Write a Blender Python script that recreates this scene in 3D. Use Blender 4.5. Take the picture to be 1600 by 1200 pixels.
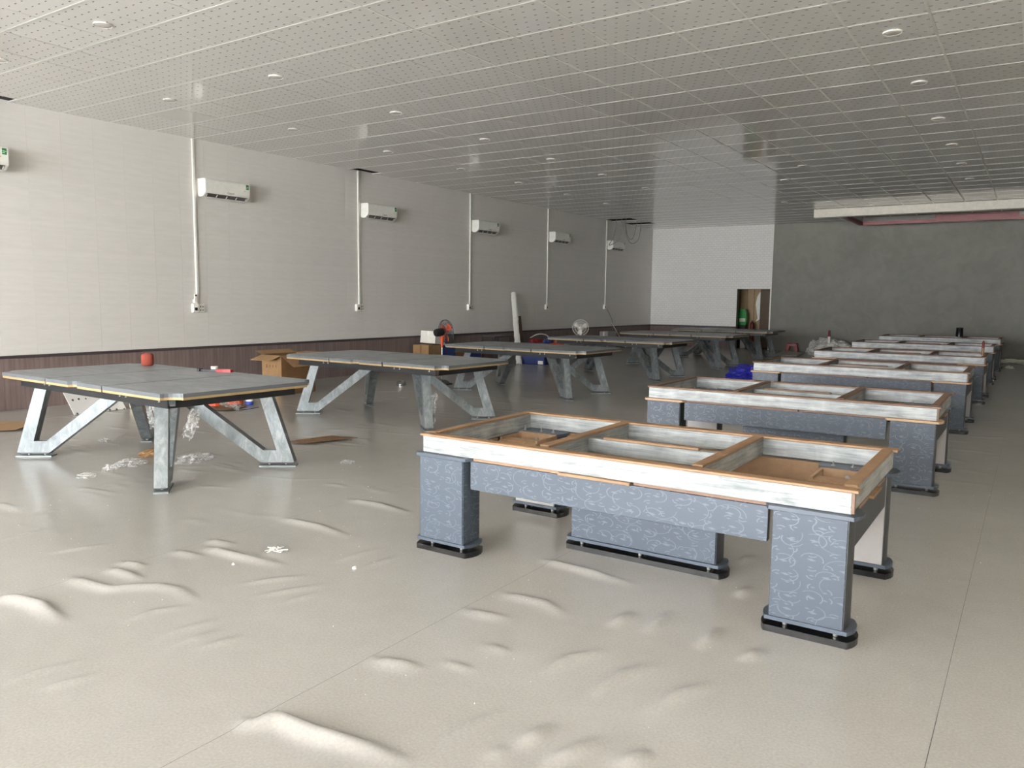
import bpy, bmesh, math, random
import numpy as np
from mathutils import Vector, Matrix, noise

for o in list(bpy.data.objects):
    bpy.data.objects.remove(o)
SC = bpy.context.scene
COL = SC.collection
RNG = random.Random(7)

# ------------------------------------------------------------------ camera, sky, light, exposure
YAW, PITCH, ROLL = math.radians(33.54), math.radians(6.13), math.radians(0.61)
fw = Vector((-math.sin(YAW) * math.cos(PITCH), math.cos(YAW) * math.cos(PITCH), -math.sin(PITCH)))
rt = Vector((math.cos(YAW), math.sin(YAW), 0))
up = rt.cross(fw)
r2 = math.cos(ROLL) * rt + math.sin(ROLL) * up
u2 = -math.sin(ROLL) * rt + math.cos(ROLL) * up
cam_d = bpy.data.cameras.new('camera')
cam = bpy.data.objects.new('camera', cam_d)
COL.objects.link(cam)
CAM = Vector((0, 0, 1.573))
M = Matrix((r2, u2, -fw)).transposed().to_4x4()
M.translation = CAM
cam.matrix_world = M
cam_d.sensor_fit = 'HORIZONTAL'
cam_d.sensor_width = 36
cam_d.lens = 1226.7 * 36 / 1600
cam_d.clip_end = 200
SC.camera = cam

W = bpy.data.worlds.new('sky')
SC.world = W
W.use_nodes = True
bg = W.node_tree.nodes['Background']
bg.inputs[0].default_value = (0.96, 0.985, 1.0, 1)      # even bright overcast sky
bg.inputs[1].default_value = 21.0

FRONT_Y = -11.0
XL, XR, YB, H = -11.56, 1.1, 26.43, 4.112
pl = bpy.data.lights.new('shopfront_daylight', 'AREA')
pl.shape = 'RECTANGLE'
pl.size, pl.size_y = XR - XL - 0.3, 4.0
pl.energy = 1.0
pl.cycles.is_portal = True
po = bpy.data.objects.new('shopfront_daylight', pl)
po.location = ((XL + XR) / 2, FRONT_Y + 0.02, 2.03)
po.rotation_euler = (math.radians(90), 0, 0)             # faces +Y, into the room
COL.objects.link(po)

sun = bpy.data.lights.new('sun', 'SUN')                  # high sun on the forecourt; it does not reach the camera's floor
sun.energy = 430.0
sun.angle = math.radians(0.6)
sun.color = (1.0, 0.98, 0.96)
so = bpy.data.objects.new('sun', sun)
so.rotation_euler = (math.radians(14), math.radians(10), 0)
COL.objects.link(so)

SC.view_settings.view_transform = 'Standard'
SC.view_settings.look = 'None'
SC.view_settings.gamma = 1
SC.view_settings.use_curve_mapping = False
SC.view_settings.exposure = 0.48
SC.cycles.max_bounces = 10
SC.cycles.diffuse_bounces = 6
SC.cycles.glossy_bounces = 4
SC.cycles.transparent_max_bounces = 8
SC.cycles.sample_clamp_indirect = 8
SC.cycles.use_denoising = True
SC.cycles.caustics_reflective = False
SC.cycles.caustics_refractive = False


# ------------------------------------------------------------------ materials
def srgb(r, g, b):
    f = lambda c: (c / 255) / 12.92 if c <= 10 else ((c / 255 + 0.055) / 1.055) ** 2.4
    return (f(r), f(g), f(b), 1)


class NT:
    def __init__(s, name):
        s.m = bpy.data.materials.new(name)
        s.m.use_nodes = True
        s.t = s.m.node_tree
        s.b = s.t.nodes['Principled BSDF']

    def n(s, kind, **kw):
        nd = s.t.nodes.new(kind)
        for k, v in kw.items():
            setattr(nd, k, v)
        return nd

    def l(s, a, b):
        s.t.links.new(a, b)

    def sock(s, v, inp):
        if hasattr(v, 'links'):
            s.l(v, inp)
        else:
            inp.default_value = v

    def math(s, op, a, b=0.0, c=None, clamp=False):
        nd = s.n('ShaderNodeMath', operation=op, use_clamp=clamp)
        s.sock(a, nd.inputs[0]); s.sock(b, nd.inputs[1])
        if c is not None:
            s.sock(c, nd.inputs[2])
        return nd.outputs[0]

    def coord(s, which='Object', scale=(1, 1, 1), rot=(0, 0, 0)):
        tc = s.n('ShaderNodeTexCoord')
        mp = s.n('ShaderNodeMapping')
        mp.inputs['Scale'].default_value = scale
        mp.inputs['Rotation'].default_value = rot
        s.l(tc.outputs[which], mp.inputs[0])
        return mp.outputs[0]

    def noise(s, vec, scale=5, detail=4, rough=0.55, dist=0.0):
        nd = s.n('ShaderNodeTexNoise')
        nd.inputs['Scale'].default_value = scale
        nd.inputs['Detail'].default_value = detail
        nd.inputs['Roughness'].default_value = rough
        nd.inputs['Distortion'].default_value = dist
        s.l(vec, nd.inputs['Vector'])
        return nd.outputs['Fac']

    def ramp(s, fac, stops):
        nd = s.n('ShaderNodeValToRGB')
        e = nd.color_ramp.elements
        while len(e) < len(stops):
            e.new(0.5)
        for i, (p, c) in enumerate(stops):
            e[i].position = p
            e[i].color = c if len(c) == 4 else (*c, 1)
        s.sock(fac, nd.inputs[0])
        return nd.outputs[0]

    def mix(s, fac, a, b):
        nd = s.n('ShaderNodeMix', data_type='RGBA')
        s.sock(fac, nd.inputs[0]); s.sock(a, nd.inputs[6]); s.sock(b, nd.inputs[7])
        return nd.outputs[2]

    def bump(s, h, strength=0.2, dist=0.01):
        nd = s.n('ShaderNodeBump')
        nd.inputs['Strength'].default_value = strength
        nd.inputs['Distance'].default_value = dist
        s.l(h, nd.inputs['Height'])
        s.l(nd.outputs[0], s.b.inputs['Normal'])
        return nd

    def set(s, color=None, rough=None, metal=None, spec=None, **kw):
        if color is not None:
            s.sock(color, s.b.inputs['Base Color'])
        if rough is not None:
            s.sock(rough, s.b.inputs['Roughness'])
        if metal is not None:
            s.sock(metal, s.b.inputs['Metallic'])
        if spec is not None:
            s.sock(spec, s.b.inputs['Specular IOR Level'])
        for k, v in kw.items():
            s.sock(v, s.b.inputs[k])
        return s


MAT = {}


def plain(name, rgb, rough=0.5, metal=0.0, var=0.06, scale=12, spec=0.5, **kw):
    """one colour with a faint uneven tone"""
    t = NT(name)
    c = srgb(*rgb)
    nz = t.noise(t.coord(), scale, 3)
    a = tuple(x * (1 - var) for x in c[:3]) + (1,)
    b = tuple(min(1, x * (1 + var)) for x in c[:3]) + (1,)
    t.set(t.ramp(nz, [(0.3, a), (0.7, b)]), rough, metal, spec, **kw)
    MAT[name] = t.m
    return t.m


def grain(name, c1, c2, scale, rough=0.5, stretch=(1, 1, 1), spec=0.5, bump=0.0):
    t = NT(name)
    v = t.coord(scale=stretch)
    nz = t.noise(v, scale, 6, 0.65, 0.3)
    t.set(t.ramp(nz, [(0.3, srgb(*c1)), (0.7, srgb(*c2))]), rough, 0, spec)
    if bump:
        t.bump(nz, bump, 0.002)
    MAT[name] = t.m
    return t.m


# glossy perforated ceiling tile: staggered short slots from the tile's own UV
def tile_mat(name, perforated=True, base=(244, 243, 240)):
    t = NT(name)
    c = srgb(*base)
    tc = t.n('ShaderNodeTexCoord')
    obj = t.coord('Object')
    col = t.mix(t.noise(obj, 1.3, 3), tuple(x * 0.94 for x in c[:3]) + (1,), c)
    if perforated:
        sep = t.n('ShaderNodeSeparateXYZ')
        t.l(tc.outputs['UV'], sep.inputs[0])
        u = t.math('MULTIPLY', sep.outputs[0], 6.0)
        v = t.math('MULTIPLY', sep.outputs[1], 3.0)

        def slots(off):
            a = t.math('SUBTRACT', t.math('FRACT', t.math('ADD', u, off)), 0.5)
            b = t.math('SUBTRACT', t.math('FRACT', t.math('ADD', v, off)), 0.5)
            a = t.math('LESS_THAN', t.math('ABSOLUTE', a), 0.12)
            b = t.math('LESS_THAN', t.math('ABSOLUTE', b), 0.024)
            return t.math('MULTIPLY', a, b)
        s = t.math('MAXIMUM', slots(0.25), slots(0.75))
        col = t.mix(s, col, srgb(50, 50, 50))
        # quilted diamond embossing
        v = t.math('MULTIPLY', sep.outputs[1], 6.0)
        du = t.math('ABSOLUTE', t.math('SUBTRACT', t.math('FRACT', t.math('ADD', u, v)), 0.5))
        dv = t.math('ABSOLUTE', t.math('SUBTRACT', t.math('FRACT', t.math('SUBTRACT', u, v)), 0.5))
        hgt = t.math('ADD', t.math('MINIMUM', t.math('MULTIPLY', du, 4.0), 1.0), t.math('MINIMUM', t.math('MULTIPLY', dv, 4.0), 1.0))
        t.bump(hgt, 0.04, 0.002)
        t.set(rough=t.math('ADD', t.math('MULTIPLY', s, 0.6), 0.06))
    else:
        t.set(rough=0.1)
    t.set(col, spec=0.5)
    MAT[name] = t.m


tile_mat('ceiling_tile')
tile_mat('ceiling_plain', False, (236, 234, 228))
plain('tbar', (226, 226, 220), 0.35)
plain('plenum', (46, 44, 42), 0.9)


def wall_mat():
    t = NT('wall_panel')
    v = t.coord('Object', (1, 1, 1))
    streak = t.noise(t.coord('Object', (0.5, 0.9, 9)), 2.2, 5, 0.6)
    fine = t.noise(t.coord('Object', (40, 40, 300)), 1, 2)
    f = t.math('ADD', t.math('MULTIPLY', streak, 0.75), t.math('MULTIPLY', fine, 0.25))
    t.set(t.ramp(f, [(0.35, srgb(213, 210, 206)), (0.62, srgb(220, 217, 214))]), 0.42, 0, 0.35)
    t.bump(fine, 0.05, 0.001)
    MAT['wall_panel'] = t.m


wall_mat()
grain('wainscot', (98, 85, 82), (132, 116, 112), 3, 0.5, (9, 9, 0.35), 0.35)
plain('dark_trim', (62, 54, 56), 0.45)


def brick_mat():
    t = NT('brick_paper')
    tc = t.n('ShaderNodeTexCoord')
    mp = t.n('ShaderNodeMapping')
    mp.inputs['Rotation'].default_value = (math.radians(90), 0, 0)
    t.l(tc.outputs['Object'], mp.inputs[0])
    b = t.n('ShaderNodeTexBrick')
    b.inputs['Scale'].default_value = 1.0
    b.inputs['Brick Width'].default_value = 0.15
    b.inputs['Row Height'].default_value = 0.075
    b.inputs['Mortar Size'].default_value = 0.010
    b.inputs['Mortar Smooth'].default_value = 0.5
    b.inputs['Color1'].default_value = srgb(238, 236, 232)
    b.inputs['Color2'].default_value = srgb(243, 241, 237)
    b.inputs['Mortar'].default_value = srgb(224, 222, 218)
    t.l(mp.outputs[0], b.inputs['Vector'])
    t.set(b.outputs['Color'], 0.5, 0, 0.4)
    nd = t.bump(b.outputs['Fac'], 0.15, 0.002)
    nd.invert = True
    MAT['brick_paper'] = t.m


brick_mat()


def grey_wall():
    t = NT('grey_paint')
    v = t.coord()
    n1 = t.noise(v, 0.45, 5, 0.6, 0.6)
    n2 = t.noise(v, 2.4, 4, 0.6, 1.2)
    f = t.math('ADD', t.math('MULTIPLY', n1, 0.6), t.math('MULTIPLY', n2, 0.4))
    t.set(t.ramp(f, [(0.35, srgb(124, 123, 116)), (0.5, srgb(133, 132, 125)), (0.65, srgb(141, 139, 131))]), 0.6, 0, 0.3)
    MAT['grey_paint'] = t.m


grey_wall()


def vinyl_floor():
    t = NT('vinyl_floor')
    v = t.coord('Object')
    n1 = t.noise(v, 0.7, 5, 0.6)
    n2 = t.noise(v, 90, 2, 0.5)
    n3 = t.noise(v, 7, 4, 0.6)
    f = t.math('ADD', t.math('ADD', t.math('MULTIPLY', n1, 0.35), t.math('MULTIPLY', n2, 0.5)), t.math('MULTIPLY', n3, 0.15))
    t.set(t.ramp(f, [(0.35, srgb(160, 157, 153)), (0.65, srgb(177, 174, 170))]), None, 0, 0.5)
    t.set(rough=0.23)
    w = t.noise(v, 240, 2, 0.5)
    t.bump(w, 0.05, 0.0008)
    MAT['vinyl_floor'] = t.m


vinyl_floor()
plain('concrete', (204, 204, 204), 0.9)


def galv(name='galvanised', lo=(0.15, 0.165, 0.17), hi=(0.44, 0.455, 0.455), axis=0):
    t = NT(name)
    st = [3.0, 3.0, 3.0]
    for i in range(3):
        st[i] = 1.2 if i == axis else 22.0
    n1 = t.noise(t.coord('Object', tuple(st)), 2.0, 6, 0.7, 0.5)
    n2 = t.noise(t.coord('Object'), 5, 4, 0.6, 0.4)
    f = t.math('ADD', t.math('MULTIPLY', n1, 0.6), t.math('MULTIPLY', n2, 0.4))
    t.set(t.ramp(f, [(0.36, (*lo, 1)), (0.62, (*hi, 1))]), t.ramp(n1, [(0.3, (0.5,) * 3), (0.7, (0.40,) * 3)]), 0.15, 0.4)
    t.bump(n1, 0.06, 0.003)
    MAT[name] = t.m


galv('galvanised_x', axis=0)
galv('galvanised_y', axis=1)


def leg_film():
    """galvanised leg under a skin of crinkled clear film"""
    t = NT('film_on_steel')
    v = t.coord('Object', (1, 1, 0.45), (0.3, 0.5, 0.2))
    n1 = t.noise(v, 13, 8, 0.75, 0.7)
    n2 = t.noise(t.coord('Object'), 3, 3)
    f = t.math('ADD', t.math('MULTIPLY', n1, 0.7), t.math('MULTIPLY', n2, 0.3))
    t.set(t.ramp(f, [(0.34, srgb(84, 91, 95)), (0.5, srgb(118, 125, 128)), (0.66, srgb(156, 161, 163))]), 0.35, 0.1, 0.4,
          **{'Coat Weight': 0.25, 'Coat Roughness': 0.15})
    t.bump(n1, 0.35, 0.006)
    MAT['film_on_steel'] = t.m


leg_film()


def vine_vinyl(name, base, mark, rough=0.42):
    """blue vinyl wrap printed with curling tendrils and small leaves"""
    t = NT(name)
    geo = t.n('ShaderNodeTexCoord')
    nrm = t.n('ShaderNodeSeparateXYZ'); t.l(geo.outputs['Normal'], nrm.inputs[0])
    p = t.n('ShaderNodeSeparateXYZ'); t.l(geo.outputs['Object'], p.inputs[0])
    side = t.math('GREATER_THAN', t.math('ABSOLUTE', nrm.outputs[0]), 0.6)
    # u runs along the face: x on front faces, y on the ends
    u = t.math('ADD', t.math('MULTIPLY', p.outputs[0], t.math('SUBTRACT', 1.0, side)), t.math('MULTIPLY', p.outputs[1], side))
    v = t.math('ADD', p.outputs[2], 0.013)
    cmb = t.n('ShaderNodeCombineXYZ'); t.l(t.math('MULTIPLY', u, 0.78), cmb.inputs[0]); t.l(t.math('MULTIPLY', v, 1.25), cmb.inputs[1])
    vec = cmb.outputs[0]

    def layer(scale, r, w, seed, arc, leaf):
        vo = t.n('ShaderNodeTexVoronoi')
        vo.voronoi_dimensions = '2D'
        vo.inputs['Scale'].default_value = scale
        vo.inputs['Randomness'].default_value = 0.55
        mp = t.n('ShaderNodeMapping'); mp.inputs['Location'].default_value = (seed, seed * 0.7, 0)
        t.l(vec, mp.inputs[0]); t.l(mp.outputs[0], vo.inputs['Vector'])
        d = vo.outputs['Distance']
        sub = t.n('ShaderNodeVectorMath', operation='SUBTRACT')
        t.l(mp.outputs[0], sub.inputs[0]); t.l(vo.outputs['Position'], sub.inputs[1])
        sp = t.n('ShaderNodeSeparateXYZ'); t.l(sub.outputs[0], sp.inputs[0])
        cs = t.n('ShaderNodeSeparateColor'); t.l(vo.outputs['Color'], cs.inputs[0])
        ang = t.math('ARCTAN2', sp.outputs[1], sp.outputs[0])
        th = t.math('FRACT', t.math('ADD', t.math('DIVIDE', ang, 2 * math.pi), cs.outputs[0]))
        rr = t.math('ADD', t.math('MULTIPLY', th, 0.10), r - 0.05)          # a spiral, not a ring
        ring = t.math('LESS_THAN', t.math('ABSOLUTE', t.math('SUBTRACT', d, rr)),
                      t.math('MULTIPLY', t.math('SUBTRACT', 1.1, th), w))
        ring = t.math('MULTIPLY', ring, t.math('LESS_THAN', th, arc))
        # leaf: an almond at the cell's heart
        a2 = t.math('ABSOLUTE', t.math('ADD', t.math('MULTIPLY', sp.outputs[0], scale), 0.04))
        b2 = t.math('ABSOLUTE', t.math('ADD', t.math('MULTIPLY', sp.outputs[1], scale), t.math('MULTIPLY', sp.outputs[0], 1.5)))
        lf = t.math('LESS_THAN', t.math('ADD', t.math('MULTIPLY', a2, 1.0), t.math('MULTIPLY', b2, 2.4)), leaf)
        return t.math('MAXIMUM', ring, lf)

    m = t.math('MAXIMUM', layer(9.5, 0.40, 0.022, 3.1, 0.5, 0.17), layer(15.0, 0.34, 0.04, 8.7, 0.26, 0.15))
    m = t.math('MAXIMUM', m, layer(6.0, 0.42, 0.011, 5.3, 0.5, 0.0))
    nz = t.noise(vec, 120, 2)
    b1 = t.mix(nz, tuple(x * 0.88 for x in srgb(*base)[:3]) + (1,), tuple(x * 1.1 for x in srgb(*base)[:3]) + (1,))
    col = t.mix(t.math('MULTIPLY', m, 0.45), b1, srgb(*mark))
    t.set(col, t.math('SUBTRACT', rough + 0.1, t.math('MULTIPLY', m, 0.22)), 0, 0.5)
    t.bump(m, 0.25, 0.0015)
    MAT[name] = t.m


vine_vinyl('blue_vine', (63, 72, 84), (104, 116, 132))
plain('blue_edge', (64, 73, 86), 0.4)
plain('charcoal', (50, 52, 57), 0.45)
plain('black_gloss', (20, 20, 22), 0.2)
grain('wood_strip', (124, 95, 68), (148, 116, 86), 6, 0.5, (1, 1, 1))
grain('wood_strip_dull', (106, 80, 64), (128, 99, 79), 6, 0.55, (1, 1, 1))
grain('mdf', (138, 109, 83), (156, 126, 98), 14, 0.7)
plain('mdf_edge', (176, 146, 116), 0.6)
plain('white_board', (166, 163, 162), 0.5)
plain('bolt', (150, 150, 147), 0.4, 0.5)
plain('plate_grey', (128, 135, 137), 0.4, 0.2)
plain('white_wrap', (222, 220, 214), 0.4)


def slate_mat():
    t = NT('slate')
    v = t.coord('Object', (1, 3.2, 1))
    n1 = t.noise(v, 2.2, 6, 0.65, 0.8)
    n2 = t.noise(t.coord('Object'), 40, 3)
    f = t.math('ADD', t.math('MULTIPLY', n1, 0.8), t.math('MULTIPLY', n2, 0.2))
    t.set(t.ramp(f, [(0.33, srgb(112, 117, 122)), (0.52, srgb(133, 138, 142)), (0.7, srgb(156, 159, 161))]), 0.42, 0, 0.5)
    MAT['slate'] = t.m


slate_mat()
grain('ply', (160, 134, 92), (180, 154, 112), 8, 0.6)
plain('black_steel', (36, 38, 41), 0.4, 0.2)
plain('slate_edge_dimmed', (92, 97, 103), 0.55)  # darkened slate copy: shade put into the colour of the over-bright front-lit edges
plain('ac_white', (236, 236, 230), 0.32)
plain('ac_dark', (84, 78, 76), 0.4)
plain('white_plastic', (238, 236, 230), 0.35)
plain('black_plastic', (22, 22, 24), 0.35)
plain('green_label', (30, 122, 66), 0.4)
plain('gold', (226, 190, 120), 0.35, 0.3)
plain('print_grey', (120, 120, 118), 0.5)
plain('lens', (214, 210, 202), 0.2)
plain('red_paint', (104, 14, 20), 0.45)
plain('soffit_white', (236, 230, 216), 0.5)
plain('soffit_grey', (160, 158, 154), 0.5)
grain('cardboard', (132, 102, 68), (150, 118, 82), 4, 0.75)
grain('cardboard_dark', (104, 74, 46), (122, 88, 56), 4, 0.75)
plain('print_dark', (86, 62, 40), 0.8)
plain('orange_plastic', (190, 70, 34), 0.35)
plain('red_plastic', (150, 24, 34), 0.35)
plain('coral_cloth', (124, 52, 38), 0.85, var=0.15, scale=90)
plain('blue_tarp', (34, 38, 150), 0.3)
plain('navy', (38, 52, 104), 0.5)
plain('foam_white', (226, 222, 214), 0.8)
plain('cream_foam', (222, 216, 186), 0.8)
plain('tan_wood', (168, 142, 104), 0.5)
plain('brown_wall', (88, 72, 54), 0.6)
plain('brown_dark', (58, 46, 34), 0.6)
plain('green_plastic', (36, 150, 60), 0.4)
plain('grey_board', (158, 156, 152), 0.7)
plain('cable_grey', (120, 118, 116), 0.6)
plain('steel', (170, 170, 168), 0.25, 0.9)
plain('blue_plastic', (60, 90, 200), 0.35)


def film_mat():
    t = NT('clear_film')
    nz = t.noise(t.coord(), 25, 4, 0.6, 0.8)
    t.set(srgb(222, 222, 220), 0.15, 0, 0.5, Alpha=t.ramp(nz, [(0.35, (0.14,) * 3), (0.7, (0.55,) * 3)]))
    t.bump(nz, 0.3, 0.004)
    MAT['clear_film'] = t.m
    t = NT('milky_film')
    nz = t.noise(t.coord(), 9, 4, 0.6, 0.8)
    t.set(t.ramp(nz, [(0.3, srgb(176, 174, 168)), (0.7, srgb(228, 226, 220))]), 0.25, 0, 0.5, Alpha=0.9)
    t.bump(nz, 0.4, 0.01)
    MAT['milky_film'] = t.m


film_mat()


def speckle():
    t = NT('speckled_tile')
    vo = t.n('ShaderNodeTexVoronoi')
    vo.inputs['Scale'].default_value = 11
    vo.inputs['Randomness'].default_value = 0.25
    t.l(t.coord(), vo.inputs['Vector'])
    t.set(t.mix(t.math('LESS_THAN', vo.outputs['Distance'], 0.17), srgb(214, 212, 210), srgb(70, 70, 72)), 0.5)
    MAT['speckled_tile'] = t.m


speckle()


# ------------------------------------------------------------------ geometry helpers
class MB:
    """collects boxes, prisms, tubes... and links them as ONE mesh object"""

    def __init__(s):
        s.v, s.f = [], []

    def add(s, vs, fs):
        k = len(s.v)
        s.v += [tuple(p) for p in vs]
        s.f += [tuple(i + k for i in f) for f in fs]
        return s

    def box(s, x0, x1, y0, y1, z0, z1, c=0.0):
        if c <= 0:
            vs = [(x, y, z) for z in (z0, z1) for y in (y0, y1) for x in (x0, x1)]
            return s.add(vs, [(0, 2, 3, 1), (4, 5, 7, 6), (0, 1, 5, 4), (2, 6, 7, 3), (0, 4, 6, 2), (1, 3, 7, 5)])
        c = min(c, (x1 - x0) * 0.45, (y1 - y0) * 0.45, (z1 - z0) * 0.45)
        pts = []
        for sx in (0, 1):
            for sy in (0, 1):
                for sz in (0, 1):
                    X, Y, Z = (x0, x1)[sx], (y0, y1)[sy], (z0, z1)[sz]
                    dx, dy, dz = (c, -c)[sx], (c, -c)[sy], (c, -c)[sz]
                    pts += [(X, Y + dy, Z + dz), (X + dx, Y, Z + dz), (X + dx, Y + dy, Z)]
        return s.hull(pts)

    def hull(s, pts):
        bm = bmesh.new()
        for p in pts:
            bm.verts.new(p)
        bmesh.ops.convex_hull(bm, input=bm.verts)
        bmesh.ops.dissolve_limit(bm, angle_limit=0.01, verts=bm.verts, edges=bm.edges)
        bm.verts.index_update()
        s.add([v.co[:] for v in bm.verts], [[v.index for v in f.verts] for f in bm.faces])
        bm.free()
        return s

    def prism(s, poly, h0, h1, axis=2, place=None):
        """polygon (a,b) extruded h0..h1 along an axis: 2 -> (a,b,h), 1 -> (a,h,b), 0 -> (h,a,b)"""
        n = len(poly)
        mk = {2: lambda a, b, h: (a, b, h), 1: lambda a, b, h: (a, h, b), 0: lambda a, b, h: (h, a, b)}[axis]
        vs = [mk(a, b, h0) for a, b in poly] + [mk(a, b, h1) for a, b in poly]
        fs = [tuple(range(n))[::-1], tuple(range(n, 2 * n))] + [(i, (i + 1) % n, n + (i + 1) % n, n + i) for i in range(n)]
        if place is not None:
            vs = [tuple(place @ Vector(p)) for p in vs]
        return s.add(vs, fs)

    def lathe(s, prof, c=(0, 0, 0), n=20, axis='Z'):
        vs, fs = [], []
        for r, h in prof:
            for i in range(n):
                a = 2 * math.pi * i / n
                p = (r * math.cos(a), r * math.sin(a), h)
                if axis == 'Y':
                    p = (p[0], p[2], p[1])
                elif axis == 'X':
                    p = (p[2], p[0], p[1])
                vs.append((c[0] + p[0], c[1] + p[1], c[2] + p[2]))
        m = len(prof)
        for j in range(m - 1):
            for i in range(n):
                fs.append((j * n + i, j * n + (i + 1) % n, (j + 1) * n + (i + 1) % n, (j + 1) * n + i))
        fs.append(tuple(range(n))[::-1])
        fs.append(tuple(range((m - 1) * n, m * n)))
        return s.add(vs, fs)

    def tube(s, pts, r, n=8, closed=False):
        pts = [Vector(p) for p in pts]
        m = len(pts)
        vs, fs = [], []
        prev = None
        for i, p in enumerate(pts):
            if closed:
                t = pts[(i + 1) % m] - pts[i - 1]
            else:
                t = pts[min(i + 1, m - 1)] - pts[max(i - 1, 0)]
            t.normalize()
            if prev is None:
                a = t.orthogonal().normalized()
            else:
                a = (prev - t * prev.dot(t)).normalized()
            prev = a
            b = t.cross(a)
            rr = r[i] if isinstance(r, (list, tuple)) else r
            vs += [p + a * rr * math.cos(2 * math.pi * k / n) + b * rr * math.sin(2 * math.pi * k / n) for k in range(n)]
        for i in range(m if closed else m - 1):
            for k in range(n):
                j = (i + 1) % m
                fs.append((i * n + k, i * n + (k + 1) % n, j * n + (k + 1) % n, j * n + k))
        if not closed:
            fs.append(tuple(range(n))[::-1])
            fs.append(tuple(range((m - 1) * n, m * n)))
        return s.add(vs, fs)

    def slab(s, quad, th, nrm=None):
        """a thin board from four corners, given thickness along its normal"""
        q = [Vector(p) for p in quad]
        n = (q[1] - q[0]).cross(q[3] - q[0]).normalized() if nrm is None else Vector(nrm)
        vs = q + [p + n * th for p in q]
        return s.add(vs, [(3, 2, 1, 0), (4, 5, 6, 7), (0, 1, 5, 4), (1, 2, 6, 5), (2, 3, 7, 6), (3, 0, 4, 7)])

    def mesh(s, name, mat, smooth=False):
        me = bpy.data.meshes.new(name)
        me.from_pydata(s.v, [], s.f)
        if mat:
            me.materials.append(MAT[mat])
        bm = bmesh.new(); bm.from_mesh(me)
        bmesh.ops.recalc_face_normals(bm, faces=bm.faces)
        bm.to_mesh(me); bm.free()
        if smooth:
            for p in me.polygons:
                p.use_smooth = True
            try:
                me.set_sharp_from_angle(angle=math.radians(38))
            except Exception:
                pass
        me.update()
        return me

    def build(s, name, mat, parent=None, smooth=False, loc=None):
        o = bpy.data.objects.new(name, s.mesh(name, mat, smooth))
        COL.objects.link(o)
        if parent is not None:
            o.parent = parent
        if loc is not None:
            o.location = loc
        return o


def tag(o, label=None, cat=None, group=None, kind=None):
    if label: o['label'] = label
    if cat: o['category'] = cat
    if group: o['group'] = group
    if kind: o['kind'] = kind
    return o


def empty(name, loc=(0, 0, 0), rz=0.0, label=None, cat=None, group=None, kind=None):
    o = bpy.data.objects.new(name, None)
    o.empty_display_size = 0.1
    COL.objects.link(o)
    o.location = loc
    o.rotation_euler = (0, 0, rz)
    return tag(o, label, cat, group, kind)


KIDS = {}


def link_copy(o, parent):
    c = o.copy()
    COL.objects.link(c)
    if parent is not None:
        c.parent = parent
    for ch in [x for x in COL.objects if x.parent == o]:
        link_copy(ch, c)
    return c


def children_map():
    KIDS.clear()
    for x in COL.objects:
        if x.parent:
            KIDS.setdefault(x.parent.name, []).append(x)


def copy_tree(o, parent=None):
    c = o.copy()
    COL.objects.link(c)
    if parent is not None:
        c.parent = parent
    for ch in KIDS.get(o.name, []):
        copy_tree(ch, c)
    return c


def rect(x0, x1, y0, y1):
    return [(x0, y0), (x1, y0), (x1, y1), (x0, y1)]


def bullnose(x0, x1, y0, y1, bulge, n=7):
    """rectangle whose two short ends swell outwards in an arc"""
    pts = [(x0, y0), (x1, y0)]
    ym, hy = (y0 + y1) / 2, (y1 - y0) / 2
    for i in range(1, n):
        a = -1 + 2 * i / n
        pts.append((x1 + bulge * (1 - a * a), ym + hy * a))
    pts += [(x1, y1), (x0, y1)]
    for i in range(1, n):
        a = 1 - 2 * i / n
        pts.append((x0 - bulge * (1 - a * a), ym + hy * a))
    return pts


# ------------------------------------------------------------------ room: floor
BIG = [[(-4.37, 1.81), (-4.3, 1.87), (-4.12, 1.9), (-3.78, 1.85)], [(-4.34, 2.19), (-4.2, 2.2), (-4.05, 2.22), (-3.98, 2.31), (-3.88, 2.4), (-3.75, 2.43), (-3.51, 2.38)], [(-4.32, 2.4), (-4.19, 2.4), (-4.04, 2.4)], [(-4.37, 2.5), (-4.22, 2.53)], [(-4.33, 3.06), (-4.13, 3.09)], [(-4.19, 2.96), (-3.91, 2.97), (-3.56, 3.01)], [(-4.31, 2.8), (-4.1, 2.83)], [(-4.33, 3.67), (-4.03, 3.69), (-3.66, 3.63)], [(-4.34, 4.33), (-4.12, 4.36), (-3.72, 4.31)], [(-2.31, 1.78), (-2.27, 1.86), (-2.06, 1.87), (-1.86, 1.91), (-1.65, 1.92)], [(-2.27, 2.43), (-2.17, 2.46), (-2.06, 2.47)], [(-2.28, 3.09), (-2.06, 3.13)], [(-1.96, 2.82), (-1.85, 2.81)], [(-2.34, 3.98), (-2.1, 3.97), (-1.74, 3.91)], [(-2.23, 3.39), (-2.04, 3.41), (-1.83, 3.31)], [(-6.4, 3.31), (-5.96, 3.39)], [(-6.39, 2.7), (-6.0, 2.71)]]
BIGH = [.030, .020, .018, .018, .014, .020, .012, .016, .014, .032, .018, .012, .010, .020, .014, .009, .014]
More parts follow.
